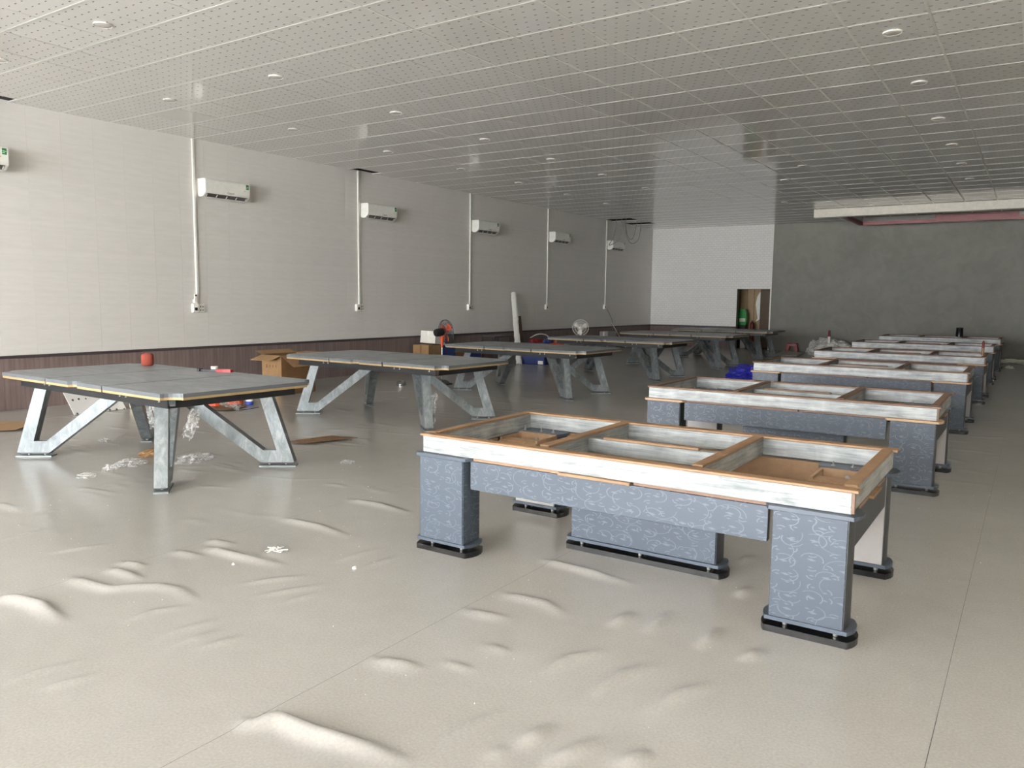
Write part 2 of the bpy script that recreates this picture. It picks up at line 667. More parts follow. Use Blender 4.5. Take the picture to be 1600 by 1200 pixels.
THIN = [[(-3.58, 1.99), (-3.58, 2.17), (-3.5, 2.33)], [(-3.25, 1.94), (-3.27, 2.11), (-3.23, 2.33)], [(-3.14, 1.99), (-3.12, 2.24)], [(-3.03, 2.03), (-2.97, 2.26)], [(-3.39, 1.39), (-3.38, 1.53), (-3.32, 1.71)], [(-3.23, 1.43), (-3.14, 1.69)], [(-2.07, 2.57), (-1.87, 2.58)], [(-1.67, 2.07), (-1.64, 2.24), (-1.59, 2.42)], [(-1.48, 2.08), (-1.44, 2.2)], [(-3.56, 2.63), (-3.45, 2.82), (-3.32, 2.99)], [(-3.35, 2.55), (-3.15, 2.95)], [(-3.14, 2.59), (-3.1, 2.83)], [(-3.39, 3.2), (-3.36, 3.59)], [(-3.18, 3.2), (-3.15, 3.59)], [(-4.93, 2.32), (-4.81, 2.64)], [(-5.43, 2.27), (-5.49, 2.58)], [(-5.95, 2.71), (-5.89, 2.86)], [(-1.4, 4.51), (-1.36, 4.83)], [(-1.23, 4.04), (-1.22, 4.27)], [(-1.64, 2.69), (-1.61, 2.91), (-1.51, 3.09)], [(-1.38, 2.66), (-1.35, 2.92), (-1.28, 3.09)], [(-1.13, 2.68), (-1.09, 2.89), (-1.0, 3.08)], [(-0.97, 3.32), (-0.93, 3.53)], [(-1.43, 2.18), (-1.39, 2.42)], [(-1.29, 2.15), (-1.2, 2.44)], [(-1.08, 2.29), (-1.02, 2.46)], [(-1.62, 3.31), (-1.6, 3.56)], [(-1.45, 3.34), (-1.44, 3.68)], [(-1.18, 3.32), (-1.17, 3.63)]]

LT = [(-6.947, 4.29, -1.6, 1.028), (-7.09, 7.85, -2.0, 1.0), (-7.17, 11.40, -2.1, .99), (-7.25, 15.04, -1.6, .99), (-7.24, 18.6, -1.0, 1.004), (-7.27, 22.0, -.5, 1.003)]
RT = [(-3.155, 3.754, 1.0), (-3.149, 7.216, 1.006), (-3.218, 10.933, 1.024), (-3.196, 14.431, 1.021), (-3.25, 18.126, 1.033), (-3.274, 21.851, 1.041)]
FEET = []
for cx, cy, a, _ in LT:
    c, s = math.cos(math.radians(a)), math.sin(math.radians(a))
    for fx in (-1.07, 1.07):
        for fy in (-.569, .569):
            FEET.append((cx + fx * c - fy * s, cy + fx * s + fy * c, .24))
for x, y, _ in RT:
    for lx in (.17, 2.35):
        for ly in (.05, 1.16):
            FEET.append((x + lx, y + ly, .28))
    FEET += [(x + 0.95, y + .59, .26), (x + 1.26, y + .59, .26), (x + 1.57, y + .59, .26)]


def ridges():
    out = []
    for l, h in zip(BIG, BIGH):
        out.append((l, h * .95, .034))
    for k, l in enumerate(THIN):
        out.append((l, .0085 if k < 17 else .017, .024 if k < 17 else .030))
    rg = random.Random(3)
    seams = [-10.6, -8.53, -6.44, -4.36, -2.36, -0.21]
    for i in range(300):
        y = 3.2 + 9.5 * rg.random() ** 1.3
        if rg.random() < .6:
            x = rg.choice(seams) + rg.choice((.02, .02, -.6))
            L = rg.uniform(.25, .75)
            l = [(x, y), (x + L * .5, y + rg.uniform(-.04, .05)), (x + L, y + rg.uniform(-.12, .12))]
        else:
            x = rg.uniform(-10.5, -.2)
            L = rg.uniform(.3, .9)
            a = rg.uniform(-.5, .5) + (1.4 if rg.random() < .35 else 0)
            l = [(x, y), (x + L * .5 * math.cos(a), y + L * .5 * math.sin(a)), (x + L * math.cos(a + .2), y + L * math.sin(a + .2))]
        if y < 4.6 and x > -4.6:
            continue
        out.append((l, rg.uniform(.0025, .0075), rg.uniform(.022, .05)))
    return out


RIDGES = ridges()


def floor_height(X, Y):
    Z = np.zeros_like(X)
    for l, h, sg in RIDGES:
        xs = [p[0] for p in l]; ys = [p[1] for p in l]
        m = (X > min(xs) - .25) & (X < max(xs) + .25) & (Y > min(ys) - .25) & (Y < max(ys) + .25)
        if not m.any():
            continue
        x, y = X[m], Y[m]
        segs = []
        tot = sum(math.dist(l[i], l[i + 1]) for i in range(len(l) - 1))
        acc = 0
        best = np.full(x.shape, 1e9); tt = np.zeros(x.shape); sd = np.zeros(x.shape)
        for i in range(len(l) - 1):
            ax, ay = l[i]; bx, by = l[i + 1]
            L2 = (bx - ax) ** 2 + (by - ay) ** 2
            t = np.clip(((x - ax) * (bx - ax) + (y - ay) * (by - ay)) / L2, 0, 1)
            d = np.hypot(x - ax - t * (bx - ax), y - ay - t * (by - ay))
            L = math.sqrt(L2)
            u = (acc + t * L) / tot
            k = d < best
            best = np.where(k, d, best); tt = np.where(k, u, tt)
            sd = np.where(k, (y - ay) * 1.0 - t * (by - ay) + .35 * ((x - ax) - t * (bx - ax)), sd)
            acc += L
        env = np.clip(np.minimum(tt / .12 + .55, (1 - tt) / .5) if sg == .034 else np.minimum(tt / .4, (1 - tt) / .4), 0, 1)
        Z[m] = np.maximum(Z[m], h * env * np.exp(-(best / (np.where(sd > 0, sg * .62, sg * 1.5) if sg == .034 else sg)) ** 2))   # gentle towards the door, steep behind
    for fx, fy, r in FEET:
        m = (abs(X - fx) < r + .2) & (abs(Y - fy) < r + .2)
        if m.any():
            d = np.hypot(X[m] - fx, Y[m] - fy)
            Z[m] *= np.clip((d - r) / .15, 0, 1)
    return Z


floor = MB().box(XL - .2, XR + .2, FRONT_Y, YB + .2, -.2, -.004).build('floor', 'charcoal')
tag(floor, kind='structure')
ys = list(np.arange(FRONT_Y, 1.0, .4)) + list(np.arange(1.0, 7.0, .02)) + list(np.arange(7.0, 13.0, .04)) + list(np.arange(13.0, YB, .5)) + [YB]
ys = np.array(ys)
edges = [-10.58, -8.50, -6.42, -4.36, -2.34, -0.21, 1.86, 3.93, 6.0]
edges = [XL] + [e for e in edges if e < XR] + [XR]
for i in range(len(edges) - 1):
    a, b = edges[i] + .001, edges[i + 1] - .001
    near = b < 0.1
    xs = np.linspace(a, b, max(3, int((b - a) / .02)) if near else 6)
    X, Y = np.meshgrid(xs, ys)
    Z = floor_height(X, Y) if near else np.zeros_like(X)
    ny, nx = X.shape
    vs = np.stack([X.ravel(), Y.ravel(), Z.ravel()], 1)
    idx = np.arange(ny * nx).reshape(ny, nx)
    q = np.stack([idx[:-1, :-1].ravel(), idx[:-1, 1:].ravel(), idx[1:, 1:].ravel(), idx[1:, :-1].ravel()], 1)
    me = bpy.data.meshes.new('vinyl_sheet')
    me.from_pydata(vs.tolist(), [], q.tolist())
    me.materials.append(MAT['vinyl_floor'])
    me.polygons.foreach_set('use_smooth', [True] * len(me.polygons))
    o = bpy.data.objects.new('vinyl_sheet', me)
    COL.objects.link(o)
    o.parent = floor

# ground outside the open shopfront
g = MB().box(-40, 40, -45, FRONT_Y, -.25, -.02).build('floor_outside', 'concrete')
tag(g, kind='structure')

# ------------------------------------------------------------------ room: walls
WZ = 0.715
wl = MB().box(XL - .2, XL - .012, FRONT_Y, YB + .2, -.2, H + .8).build('wall_left', 'plenum')
tag(wl, kind='structure')
PW = 0.456
up_me = MB().box(0, .012, .0006, PW - .0006, WZ + .03, H + .02).mesh('wall_panel', 'wall_panel')
lo_me = MB().box(0, .012, .0008, PW - .0008, 0, WZ + .03).mesh('wainscot_panel', 'wainscot')
npan = int((YB - FRONT_Y) / PW) + 1
for i in range(npan):
    y = YB - (i + 1) * PW
    for nm, me in (('wall_panel', up_me), ('wainscot_panel', lo_me)):
        o = bpy.data.objects.new(nm, me); COL.objects.link(o); o.parent = wl; o.location = (XL - .012, y, 0)
tr = MB().box(XL, XL + .018, FRONT_Y, YB - .001, WZ - .012, WZ + .028, .005).build('trim_1', 'dark_trim')
tag(tr, kind='structure')

DX0, DX1, DZ = -8.44, -7.33, 2.01           # doorway
wb = MB().box(XL - .2, DX0, YB + .012, YB + .2, -.2, H + .8).box(DX0, DX1, YB + .012, YB + .2, DZ, H + .8)\
    .box(DX1, XR + .2, YB + .006, YB + .2, -.2, H + .8).build('wall_back', 'grey_paint')
tag(wb, kind='structure')
BW = 0.44
x = XL
k = 0
while x < DX1 - .02:
    x1 = min(x + BW, DX1)
    for a, b in ([(x, x1)] if not (x < DX0 < x1) else [(x, DX0), (DX0, x1)]):
        z0 = WZ + .03 if b <= DX0 + .001 else DZ
        MB().box(a + .0008, b - .0008, YB, YB + .012, z0, H + .02).build('wall_panel', 'brick_paper', wb)
        if b <= DX0 + .001:
            MB().box(a + .0008, b - .0008, YB, YB + .012, 0, WZ + .03).build('wainscot_panel', 'wainscot', wb)
    x = x1
tag(MB().box(XL + .02, DX0, YB - .018, YB, WZ - .012, WZ + .028, .005).build('trim_2', 'dark_trim'), kind='structure')
tag(MB().box(DX1 - .012, DX1 + .03, YB - .006, YB + .02, 0, H).build('trim_3', 'white_plastic'), kind='structure')
tag(MB().box(XR, XR + .2, FRONT_Y, YB + .2, -.2, H + .8).build('wall_right', 'soffit_white'), kind='structure')
# lintel and end piers of the open shopfront
fr = MB().box(XL - .2, XR + .2, FRONT_Y - .2, FRONT_Y, 4.05, H + .8).box(XL - .2, XL + .1, FRONT_Y - .2, FRONT_Y, -.2, 4.05)\
    .box(XR - .1, XR + .2, FRONT_Y - .2, FRONT_Y, -.2, 4.05).build('wall_front', 'grey_paint')
tag(fr, kind='structure')

# small room behind the doorway
dr = MB().box(-9.6, -5.6, 29.6, 29.7, -.1, 3).box(-9.7, -9.6, YB + .2, 29.7, -.1, 3).box(-5.6, -5.5, YB + .2, 29.7, -.1, 3)\
    .box(-9.7, -5.5, YB + .2, 29.7, 2.9, 3).build('wall_storeroom', 'brown_wall')
tag(dr, kind='structure')
fl2 = MB().box(-9.7, -5.5, YB, 29.7, -.12, -.005).build('floor_storeroom', 'brown_wall')
tag(fl2, kind='structure')
pw = empty('wall_partition', (0, 0, 0), kind='structure')
for i in range(6):
    MB().box(-9.4 + i * .24 + .004, -9.4 + (i + 1) * .24 - .004, 27.6, 27.62, 0, 2.9, .004).build('plank', 'tan_wood', pw)
pts = [(-8.12, .9), (-8.06, 1.02), (-8.1, 1.25), (-8.14, 1.5), (-8.1, 1.75), (-8.02, 1.92), (-7.985, 1.92), (-7.985, .98)]
MB().prism(pts, 27.588, 27.6, 1).build('bare_patch', 'white_plastic', pw)
MB().box(-7.96, -7.3, 27.5, 27.9, 0, 2.9).build('dark_panel', 'brown_wall', pw)
MB().box(-7.3, -6.9, 27.8, 28.2, 0, 2.9).build('dark_panel', 'brown_dark', pw)

# ------------------------------------------------------------------ room: ceiling
T = 0.6897
GX, GY = -1.644, 8.005
ceil = MB().box(XL - .2, XR + .2, FRONT_Y - .2, YB + .2, H + .6, H + .75).build('ceiling', 'plenum')
tag(ceil, kind='structure')
i0, i1 = math.ceil((XL - GX) / T) - 1, int((XR - GX) / T)
j0, j1 = math.ceil((FRONT_Y - GY) / T) - 1, int((YB - GY) / T)


def project(p):
    d = Vector(p) - CAM
    z = d.dot(fw)
    if z < .1:
        return None
    return 800 + 1226.7 * d.dot(r2) / z, 600 - 1226.7 * d.dot(u2) / z


HOLES = {(-15, 21): 1, (-15, 23): 1, (-14, 21): 1, (-14, 23): 1, (-15, -5): 1, (-15, 5): 1}
cells = []
for i in range(i0, i1 + 1):
    for j in range(j0, j1 + 1):
        xa, xb = max(GX + i * T, XL), min(GX + (i + 1) * T, XR)
        ya, yb = max(GY + j * T, FRONT_Y), min(GY + (j + 1) * T, YB)
        if xb - xa < .03 or yb - ya < .03 or (i, j) in HOLES:
            continue
        ps = [project(p) for p in ((xa, ya, H), (xb, ya, H), (xb, yb, H), (xa, yb, H))]
        area = 0
        if all(ps):
            inside = any(-20 < p[0] < 1620 and -20 < p[1] < 1220 for p in ps)
            a = abs(sum(ps[k][0] * ps[(k + 1) % 4][1] - ps[(k + 1) % 4][0] * ps[k][1] for k in range(4))) / 2
            if inside:
                cx = sum(min(max(p[0], 0), 1600) for p in ps); area = a
        cells.append((area, i, j, xa, xb, ya, yb))
cells.sort(reverse=True)
TG = .0035          # half gap at the joints


def tile_geo(xa, xb, ya, yb, off, seed):
    """tile with a very slight tilt: 4 lower corners, 4 upper, UV of the lower face in tile units"""
    rg = random.Random(seed)
    a, b = rg.gauss(0, .0011), rg.gauss(0, .0011)
    h = off + rg.uniform(0, .0025)
    cx, cy = (xa + xb) / 2, (ya + yb) / 2
    zz = lambda x, y: h + (x - cx) * a + (y - cy) * b
    x0, x1, y0, y1 = xa + TG, xb - TG, ya + TG * .7, yb - TG * .7
    lo = [(x0, y0, zz(x0, y0)), (x1, y0, zz(x1, y0)), (x1, y1, zz(x1, y1)), (x0, y1, zz(x0, y1))]
    return lo + [(p[0], p[1], p[2] + .012) for p in lo]


TF = [(3, 2, 1, 0), (4, 5, 6, 7), (0, 1, 5, 4), (1, 2, 6, 5), (2, 3, 7, 6), (3, 0, 4, 7)]


def tile_object(name, vs, fs, mat, parent):
    me = bpy.data.meshes.new(name)
    me.from_pydata(vs, [], fs)
    me.materials.append(MAT[mat])
    uv = me.uv_layers.new(name='UVMap')
    co = np.array(vs)
    li = np.empty(len(me.loops), dtype=np.int32)
    me.loops.foreach_get('vertex_index', li)
    uvs = np.stack([(co[li, 0] - GX) / T, (co[li, 1] - GY) / T], 1)
    uv.data.foreach_set('uv', uvs.ravel())
    o = bpy.data.objects.new(name, me)
    COL.objects.link(o)
    o.parent = parent
    return o


rest_v, rest_f = [], []
for n, (area, i, j, xa, xb, ya, yb) in enumerate(cells):
    vs = tile_geo(xa, xb, ya, yb, H, i * 1000 + j)
    if n < 300:
        mat = 'ceiling_plain' if (i, j) == (-13, -2) else 'ceiling_tile'
        tile_object('ceiling_tile', vs, TF, mat, ceil)
    else:
        k = len(rest_v)
        rest_v += vs
        rest_f += [tuple(q + k for q in f) for f in TF]
tag(tile_object('ceiling_tile_rest', rest_v, rest_f, 'ceiling_tile', ceil), kind='stuff')
# T-bar grid: cross tees show as bright lines, main runners as thinner ones
gb = MB()
for j in range(j0, j1 + 2):
    y = GY + j * T
    if FRONT_Y < y < YB:
        w = .007 if (j * 7) % 5 else .009
        gb.box(XL + .01, XR, y - w, y + w, H - .0025, H - .0003)
for i in range(i0, i1 + 2):
    x = GX + i * T
    if XL < x < XR and i > -6:
        w = .013
        gb.box(x - w, x + w, FRONT_Y, YB, H - .0022, H - .0002)
tag(gb.build('ceiling_grid', 'tbar', ceil), kind='stuff')

# soffit: dropped white beam with a red-edged cove behind it
sf = MB().box(-5.23, XR, 22.72, 22.95, 3.885, H - .005, .006).build('trim_4', 'soffit_white')
tag(sf, kind='structure')
cv = empty('trim_5', (0, 0, 0), kind='structure')
MB().box(-4.56, -4.46, 22.96, 25.6, 3.885, 3.98).build('red_fascia', 'red_paint', cv)
MB().box(-4.46, XR, 25.5, 25.6, 3.885, 3.985).build('red_fascia', 'red_paint', cv)
MB().box(-2.55, -.55, 25.46, 25.5, 3.90, 4.09).build('red_block', 'red_paint', cv)
MB().box(-4.46, XR, 25.52, 25.6, 3.985, H - .005).build('grey_fascia', 'soffit_grey', cv)


# ------------------------------------------------------------------ recessed downlights
def downlight():
    root = empty('downlight')
    n = 20
    MB().lathe([(.035, -.002), (.075, -.004), (.082, -.012), (.086, -.010), (.086, 0)], n=n).build('ring', 'white_plastic', root, True)
    MB().lathe([(.03, -.0125), (.066, -.0115), (.072, -.008), (.072, -.003)], n=n).build('lens', 'lens', root, True)
    return root


rows = [('row beside the left wall', -11.5, [-5.4, -2.45, .53, 3.57, 6.6, 9.6, 12.7, 15.7], 'first'),
        ('second row from the left wall', -8.5, [-5.4, -2.45, .53, 3.57, 6.56, 9.5, 12.6], ''),
        ('right row over the blue tables', .5, [.53, 3.45, 6.5, 9.55, 12.45, 15.45], '')]
ORD = ['nearest', 'second', 'third', 'fourth', 'fifth', 'sixth', 'seventh', 'eighth']
proto = downlight()
children_map()
first = True
LIGHTS = []
for nm, gi, js, _ in rows:
    for k, gj in enumerate(js):
        LIGHTS.append((GX + gi * T, GY + gj * T, 'round white ceiling downlight, %s in the %s' % (ORD[k], nm)))
for (gi, gj, l) in ((-3.13, 10.8, 'round white downlight in mid ceiling, nearest of the three there'),
                    (-4.2, 13.1, 'round white downlight in mid ceiling, second of the three there'),
                    (-5.6, 18.5, 'round white downlight near the white back wall, farthest of the three')):
    LIGHTS.append((GX + gi * T, GY + gj * T, l))
for x, y, l in LIGHTS:
    o = proto if first else copy_tree(proto)
    first = False
    o.location = (x, y, H - .001)
    tag(o, l, 'downlight', 'recessed ceiling downlights')


# ------------------------------------------------------------------ blue pool-table bases (right row)
def blue_leg(root, x0, x1, y0, y1, trim, front, outer, front_side):
    """slab leg: body, base plate on levelling screws, top and bottom trim plates"""
    body = MB().prism(bullnose(x0 + .02, x1 - .02, y0 + .012, y1 - .012, .006), .078, .598).build('leg', outer, root)
    # face board set into the camera-side face
    MB().box(x0 + .024, x1 - .024, y0 + .004, y0 + .0125, .080, .597, .002).build('face_panel', front, body)
    MB().box(x0 + .024, x1 - .024, y1 - .0125, y1 - .004, .080, .597, .002).build('face_panel', 'white_board' if front_side else 'blue_vine', body)
    MB().prism(bullnose(x0, x1, y0, y1, .03), .0, .032).build('base_plate', 'black_gloss', body)
    MB().prism(bullnose(x0 + .004, x1 - .004, y0 + .002, y1 - .002, .026), .060, .079).build('lower_trim', 'blue_edge' if front == 'blue_vine' or True else trim, body)
    MB().prism(bullnose(x0, x1, y0, y1, .03), .598, .6165).build('upper_trim', trim, body)
    for sx in (x0 + .09, x1 - .06):
        for sy in (y0 + .05, y1 - .05):
            MB().lathe([(.007, .031), (.011, .034), (.012, .048), (.017, .050), (.017, .061)], (sx, sy, 0), 10).build('levelling_screw', 'bolt', body, True)
    return body


def blue_table(trim, strip, first):
    root = empty('pool_table_base')
    L, WD = 2.52, 1.25
    zb, zt = .6175, .720
    # steel frame
    MB().box(0, L, 0, .045, zb, zt, .003).build('steel_beam', 'galvanised_x', root)
    MB().box(0, L, WD - .05, WD - .005, zb, zt, .003).build('steel_beam', 'galvanised_x', root)
    MB().box(0, .045, .046, WD - .051, zb, zt, .003).build('steel_beam', 'galvanised_y', root)
    MB().box(L - .045, L, .046, WD - .051, zb, zt, .003).build('steel_beam', 'galvanised_y', root)
    for xr in (.80, 1.73):
        MB().box(xr, xr + .05, .046, WD - .051, zb, zt, .003).build('cross_beam', 'galvanised_y', root)
    MB().box(.851, 1.729, .60, .64, zb, zt - .012, .003).build('middle_beam', 'galvanised_x', root)
    MB().box(L + .0005, L + .012, .001, .03, zb + .005, zt - .002).build('end_cap', 'wood_strip_dull', root)
    # wooden strips on top
    z0, z1 = zt + .0005, zt + .0155
    MB().box(-.01, L + .03, -.018, .050, z0, z1, .003).build('wood_strip', strip, root)
    MB().box(-.015, L + .03, WD - .065, WD + .012, z0, z1, .003).build('wood_strip', strip, root)
    MB().box(-.004, .05, .068, WD - .08, z0, z1, .003).build('wood_strip', strip, root)
    MB().box(L - .056, L + .004, .10, WD - .068, z0, z1, .003).build('wood_strip', strip, root)
    MB().box(.797, .858, .105, WD - .068, z0, z1, .003).build('wood_strip', strip, root)
    MB().box(1.722, 1.783, .105, WD - .068, z0, z1, .003).build('wood_strip', strip, root)
    MB().box(.955, 1.575, .602, .640, zt - .0115, zt + .0035, .003).build('wood_strip', strip, root)
    # aprons
    MB().box(.37, 2.15, .002, .022, .425, .600, .002).build('apron', 'blue_vine', root)
    MB().box(.37, 2.15, .0222, .04, .43, .600).build('apron_liner', 'mdf', root)
    MB().box(.37, 2.15, WD - .055, WD - .02, .43, .606).build('apron_liner', 'mdf', root)
    MB().box(.37, 2.15, WD - .0198, WD, .425, .600, .002).build('apron', 'blue_vine', root)
    MB().box(2.495, 2.515, .152, 1.058, .425, .600, .002).build('apron', 'charcoal', root)
    MB().box(.005, .025, .152, 1.058, .425, .600, .002).build('apron', 'charcoal', root)
    MB().box(2.477, 2.4948, .152, .765, .43, .598).build('apron_liner', 'mdf', root)
    MB().box(.0252, .045, .152, .765, .43, .598).build('apron_liner', 'mdf', root)
    # spacer shims between aprons and beams
    MB().box(.36, 1.0, .012, .04, .601, .617).build('shim', strip, root)
    MB().box(.99, 1.43, -.022, .03, .6005, .617, .002).build('shim', strip, root)
    MB().box(1.44, 2.14, .012, .04, .601, .617).build('shim', 'wood_strip_dull', root)
    MB().box(2.50, 2.522, .2, .95, .601, .617).build('shim', strip, root)
    MB().box(2.50, 2.545, .45, .70, .6005, .6165, .002).build('shim', strip, root)
    # MDF corner boxes with a bolt, seen through the frame
    for xa, xb in ((.05, .36), (2.16, 2.47)):
        b = MB().box(xa, xb, .77, .785, .44, .585).box(xa, xb, 1.036, 1.052, .44, .612)\
            .box(xa, xa + .018, .785, 1.036, .44, .606).box(xb - .018, xb, .785, 1.036, .44, .606)\
            .box(xa + .018, xb - .018, .785, .90, .575, .59).build('corner_block', 'mdf', root)
        MB().lathe([(.004, 0), (.014, 0), (.014, .008), (.006, .01)], ((xa + xb) / 2, 1.026, .57), 12, 'Y').build('bolt', 'bolt', b, True)
        MB().box(xa + .02, xb - .02, .05, .15, .6168, .6172).build('leg_cap', 'mdf_edge', root)
    # legs and pedestal
    inner = 'blue_vine' if first else 'charcoal'
    blue_leg(root, -.02, .36, -.04, .15, trim, 'blue_vine', inner, True)
    blue_leg(root, 2.16, 2.54, -.04, .15, trim, 'blue_vine', 'charcoal', True)
    blue_leg(root, -.02, .36, 1.06, 1.25, trim if first else 'blue_edge', 'white_board', inner, False)
    blue_leg(root, 2.16, 2.54, 1.06, 1.25, trim if first else 'blue_edge', 'white_board', 'charcoal', False)
    p = MB().prism(bullnose(.785, 1.73, .525, .655, .006), .078, .600).build('pedestal', 'charcoal', root)
    MB().box(.789, 1.726, .516, .526, .080, .598, .002).build('face_panel', 'blue_vine', p)
    MB().prism(bullnose(.76, 1.755, .505, .675, .03), 0, .032).build('base_plate', 'black_gloss', p)
    MB().prism(bullnose(.764, 1.75, .507, .673, .026), .060, .079).build('lower_trim', 'blue_edge', p)
    for sx in (.85, 1.25, 1.68):
        for sy in (.55, .63):
            MB().lathe([(.007, .031), (.011, .034), (.012, .048), (.017, .050), (.017, .061)], (sx, sy, 0), 10).build('levelling_screw', 'bolt', p, True)
    # screws on the rear leg tops
    for xa in (.06, .2, .3, 2.22, 2.33, 2.45):
        MB().lathe([(.012, 0), (.012, .006), (.005, .012), (.005, .03)], (xa, 1.10, .6166), 8).build('screw', 'bolt', root, True)
    return root


RL = ['blue vine-patterned pool table base with open steel frame, nearest the camera',
      'second blue pool table base from the camera, natural board trims on its legs',
      'third blue pool table base from the camera in the right row',
      'fourth blue pool table base in the right row, red tube standing on it',
      'fifth blue pool table base from the camera, second from the grey back wall',
      'farthest blue pool table base, black cup on it, next to the grey wall']
t1 = blue_table('blue_edge', 'wood_strip', True)
t2 = blue_table('mdf_edge', 'wood_strip_dull', False)
children_map()
for k, (x, y, sc) in enumerate(RT):
    o = t1 if k == 0 else t2 if k == 1 else copy_tree(t2)
    o.location = (x, y, 0)
    o.scale = (sc, sc, sc)
    tag(o, RL[k], 'pool table', 'unfinished blue pool table bases in the right row')


# ------------------------------------------------------------------ slate-topped tables (left row)
def arc(cx, cy, r, a0, a1, n=6):
    return [(cx + r * math.cos(math.radians(a0 + (a1 - a0) * i / n)), cy + r * math.sin(math.radians(a0 + (a1 - a0) * i / n))) for i in range(n + 1)]


def slate_table():
    root = empty('slate_table')
    L, WD, N = 2.90, 1.43, .118
    x, y = L / 2, WD / 2
    g = .009
    s3 = L / 6
    # outlines of the three slates, pocket bites cut in
    left = arc(-x, -y, N, 90, 0) + [(-s3 - g, -y), (-s3 - g, y)] + arc(-x, y, N, 0, -90)
    right = [(-a, b) for a, b in left][::-1]
    mid = [(-s3 + g, -y)] + arc(0, -y - .02, .085, 166, 14) + [(s3 - g, -y), (s3 - g, y)] + arc(0, y + .02, .085, -14, -166) + [(-s3 + g, y)]
    for poly in (left, mid, right):
        s = MB().prism(poly, .765, .796).build('slate', 'slate', root)
        s.data.materials.append(MAT['slate_edge_dimmed'])
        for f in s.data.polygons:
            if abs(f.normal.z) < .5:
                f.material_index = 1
        cx = sum(p[0] for p in poly) / len(poly)
        inn = [(p[0] + (.004 if p[0] < cx else -.004), p[1] * .997) for p in poly]
        MB().prism(inn, .745, .765).build('plywood_backing', 'ply', s)
    # black channel frame
    ch = MB()
    ch.box(-1.21, 1.25, -.605, -.597, .664, .7448).box(-1.25, 1.25, -.597, -.54, .664, .671).box(-1.21, 1.25, -.597, -.54, .737, .7448)
    ch.box(-1.21, 1.25, .597, .605, .664, .7448).box(-1.25, 1.25, .54, .597, .664, .671).box(-1.21, 1.25, .54, .597, .737, .7448)
    ch.build('long_channel', 'black_steel', root)
    for sx in (-1, 1):
        MB().box(min(sx * 1.242, sx * 1.25), max(sx * 1.242, sx * 1.25), -.535, .62, .664, .7445)\
            .box(min(sx * 1.19, sx * 1.242), max(sx * 1.19, sx * 1.242), -.535, .62, .664, .671).build('end_channel', 'black_steel', root)
    for xx in (-.45, .45):
        MB().box(xx - .03, xx + .03, -.535, .535, .672, .734).build('cross_bar', 'black_steel', root)
    # four bent legs, each in the diagonal plane of its corner
    prof = [(0, .042), (.30, .042), (1.10, .6635), (.92, .6635), (.276, .152), (.158, .152), (.305, .6635), (.195, .6635)]
    for sx in (-1, 1):
        for sy in (-1, 1):
            ang = math.atan2(-sy * .62, -sx * .785)
            d = Vector((math.cos(ang), math.sin(ang), 0))
            nrm = Vector((-math.sin(ang), math.cos(ang), 0))
            org = Vector((sx * 1.078, sy * .562, 0)) - d * .15
            pm = Matrix((d, nrm, Vector((0, 0, 1)))).transposed().to_4x4()
            pm.translation = org
            leg = MB().prism(prof, -.05, .05, 1, pm).build('leg', 'film_on_steel', root)
            MB().prism(rect(-.012, .315, -.055, .055), 0, .012, 2, pm).build('foot_plate', 'plate_grey', leg)
            MB().prism(rect(.02, .29, -.04, .04), .030, .042, 2, pm).build('pad', 'charcoal', leg)
            for q in (.085, .235):
                c = org + d * q
                MB().lathe([(.012, .0115), (.012, .03), (.009, .031), (.009, .043)], (c.x, c.y, 0), 10).build('levelling_screw', 'bolt', leg, True)
            c = org + d * .245
            MB().lathe([(.016, .6715), (.016, .680), (.008, .683), (.006, .705)], (c.x, c.y + sy * -.0, 0), 8).build('bolt', 'bolt', leg, True)
    for xx in (-.69, -.60, .60, .69, 1.17):
        MB().lathe([(.010, 0), (.010, .006), (.004, .008), (.004, .033)], (xx, -.625, .711), 8).build('bolt', 'bolt', root, True)
    return root


def film_sheet(name, parent, w, h, mat, loc, rot, seed, amp=.05, nx=14, ny=14, fold=6.0):
    """crumpled sheet of clear film"""
    vs, fs = [], []
    for j in range(ny + 1):
        for i in range(nx + 1):
            u, v = i / nx - .5, j / ny - .5
            p = Vector((u * fold + seed, v * fold, seed * 1.7))
            dx = noise.noise(p + Vector((9, 0, 0))) * amp
            dy = noise.noise(p + Vector((0, 9, 0))) * amp
            dz = noise.noise(p * 1.4) * amp * 1.6
            tap = 1 - .5 * abs(v) * abs(noise.noise(Vector((u * 3 + seed, 0, 0)))) * 2
            vs.append((u * w * tap + dx, v * h + dy, dz))
    n = nx + 1
    for j in range(ny):
        for i in range(nx):
            fs.append((j * n + i, j * n + i + 1, (j + 1) * n + i + 1, (j + 1) * n + i))
    mb = MB(); mb.add(vs, fs)
    o = mb.build(name, mat, parent, True)
    o.location = loc
    o.rotation_euler = rot
    return o


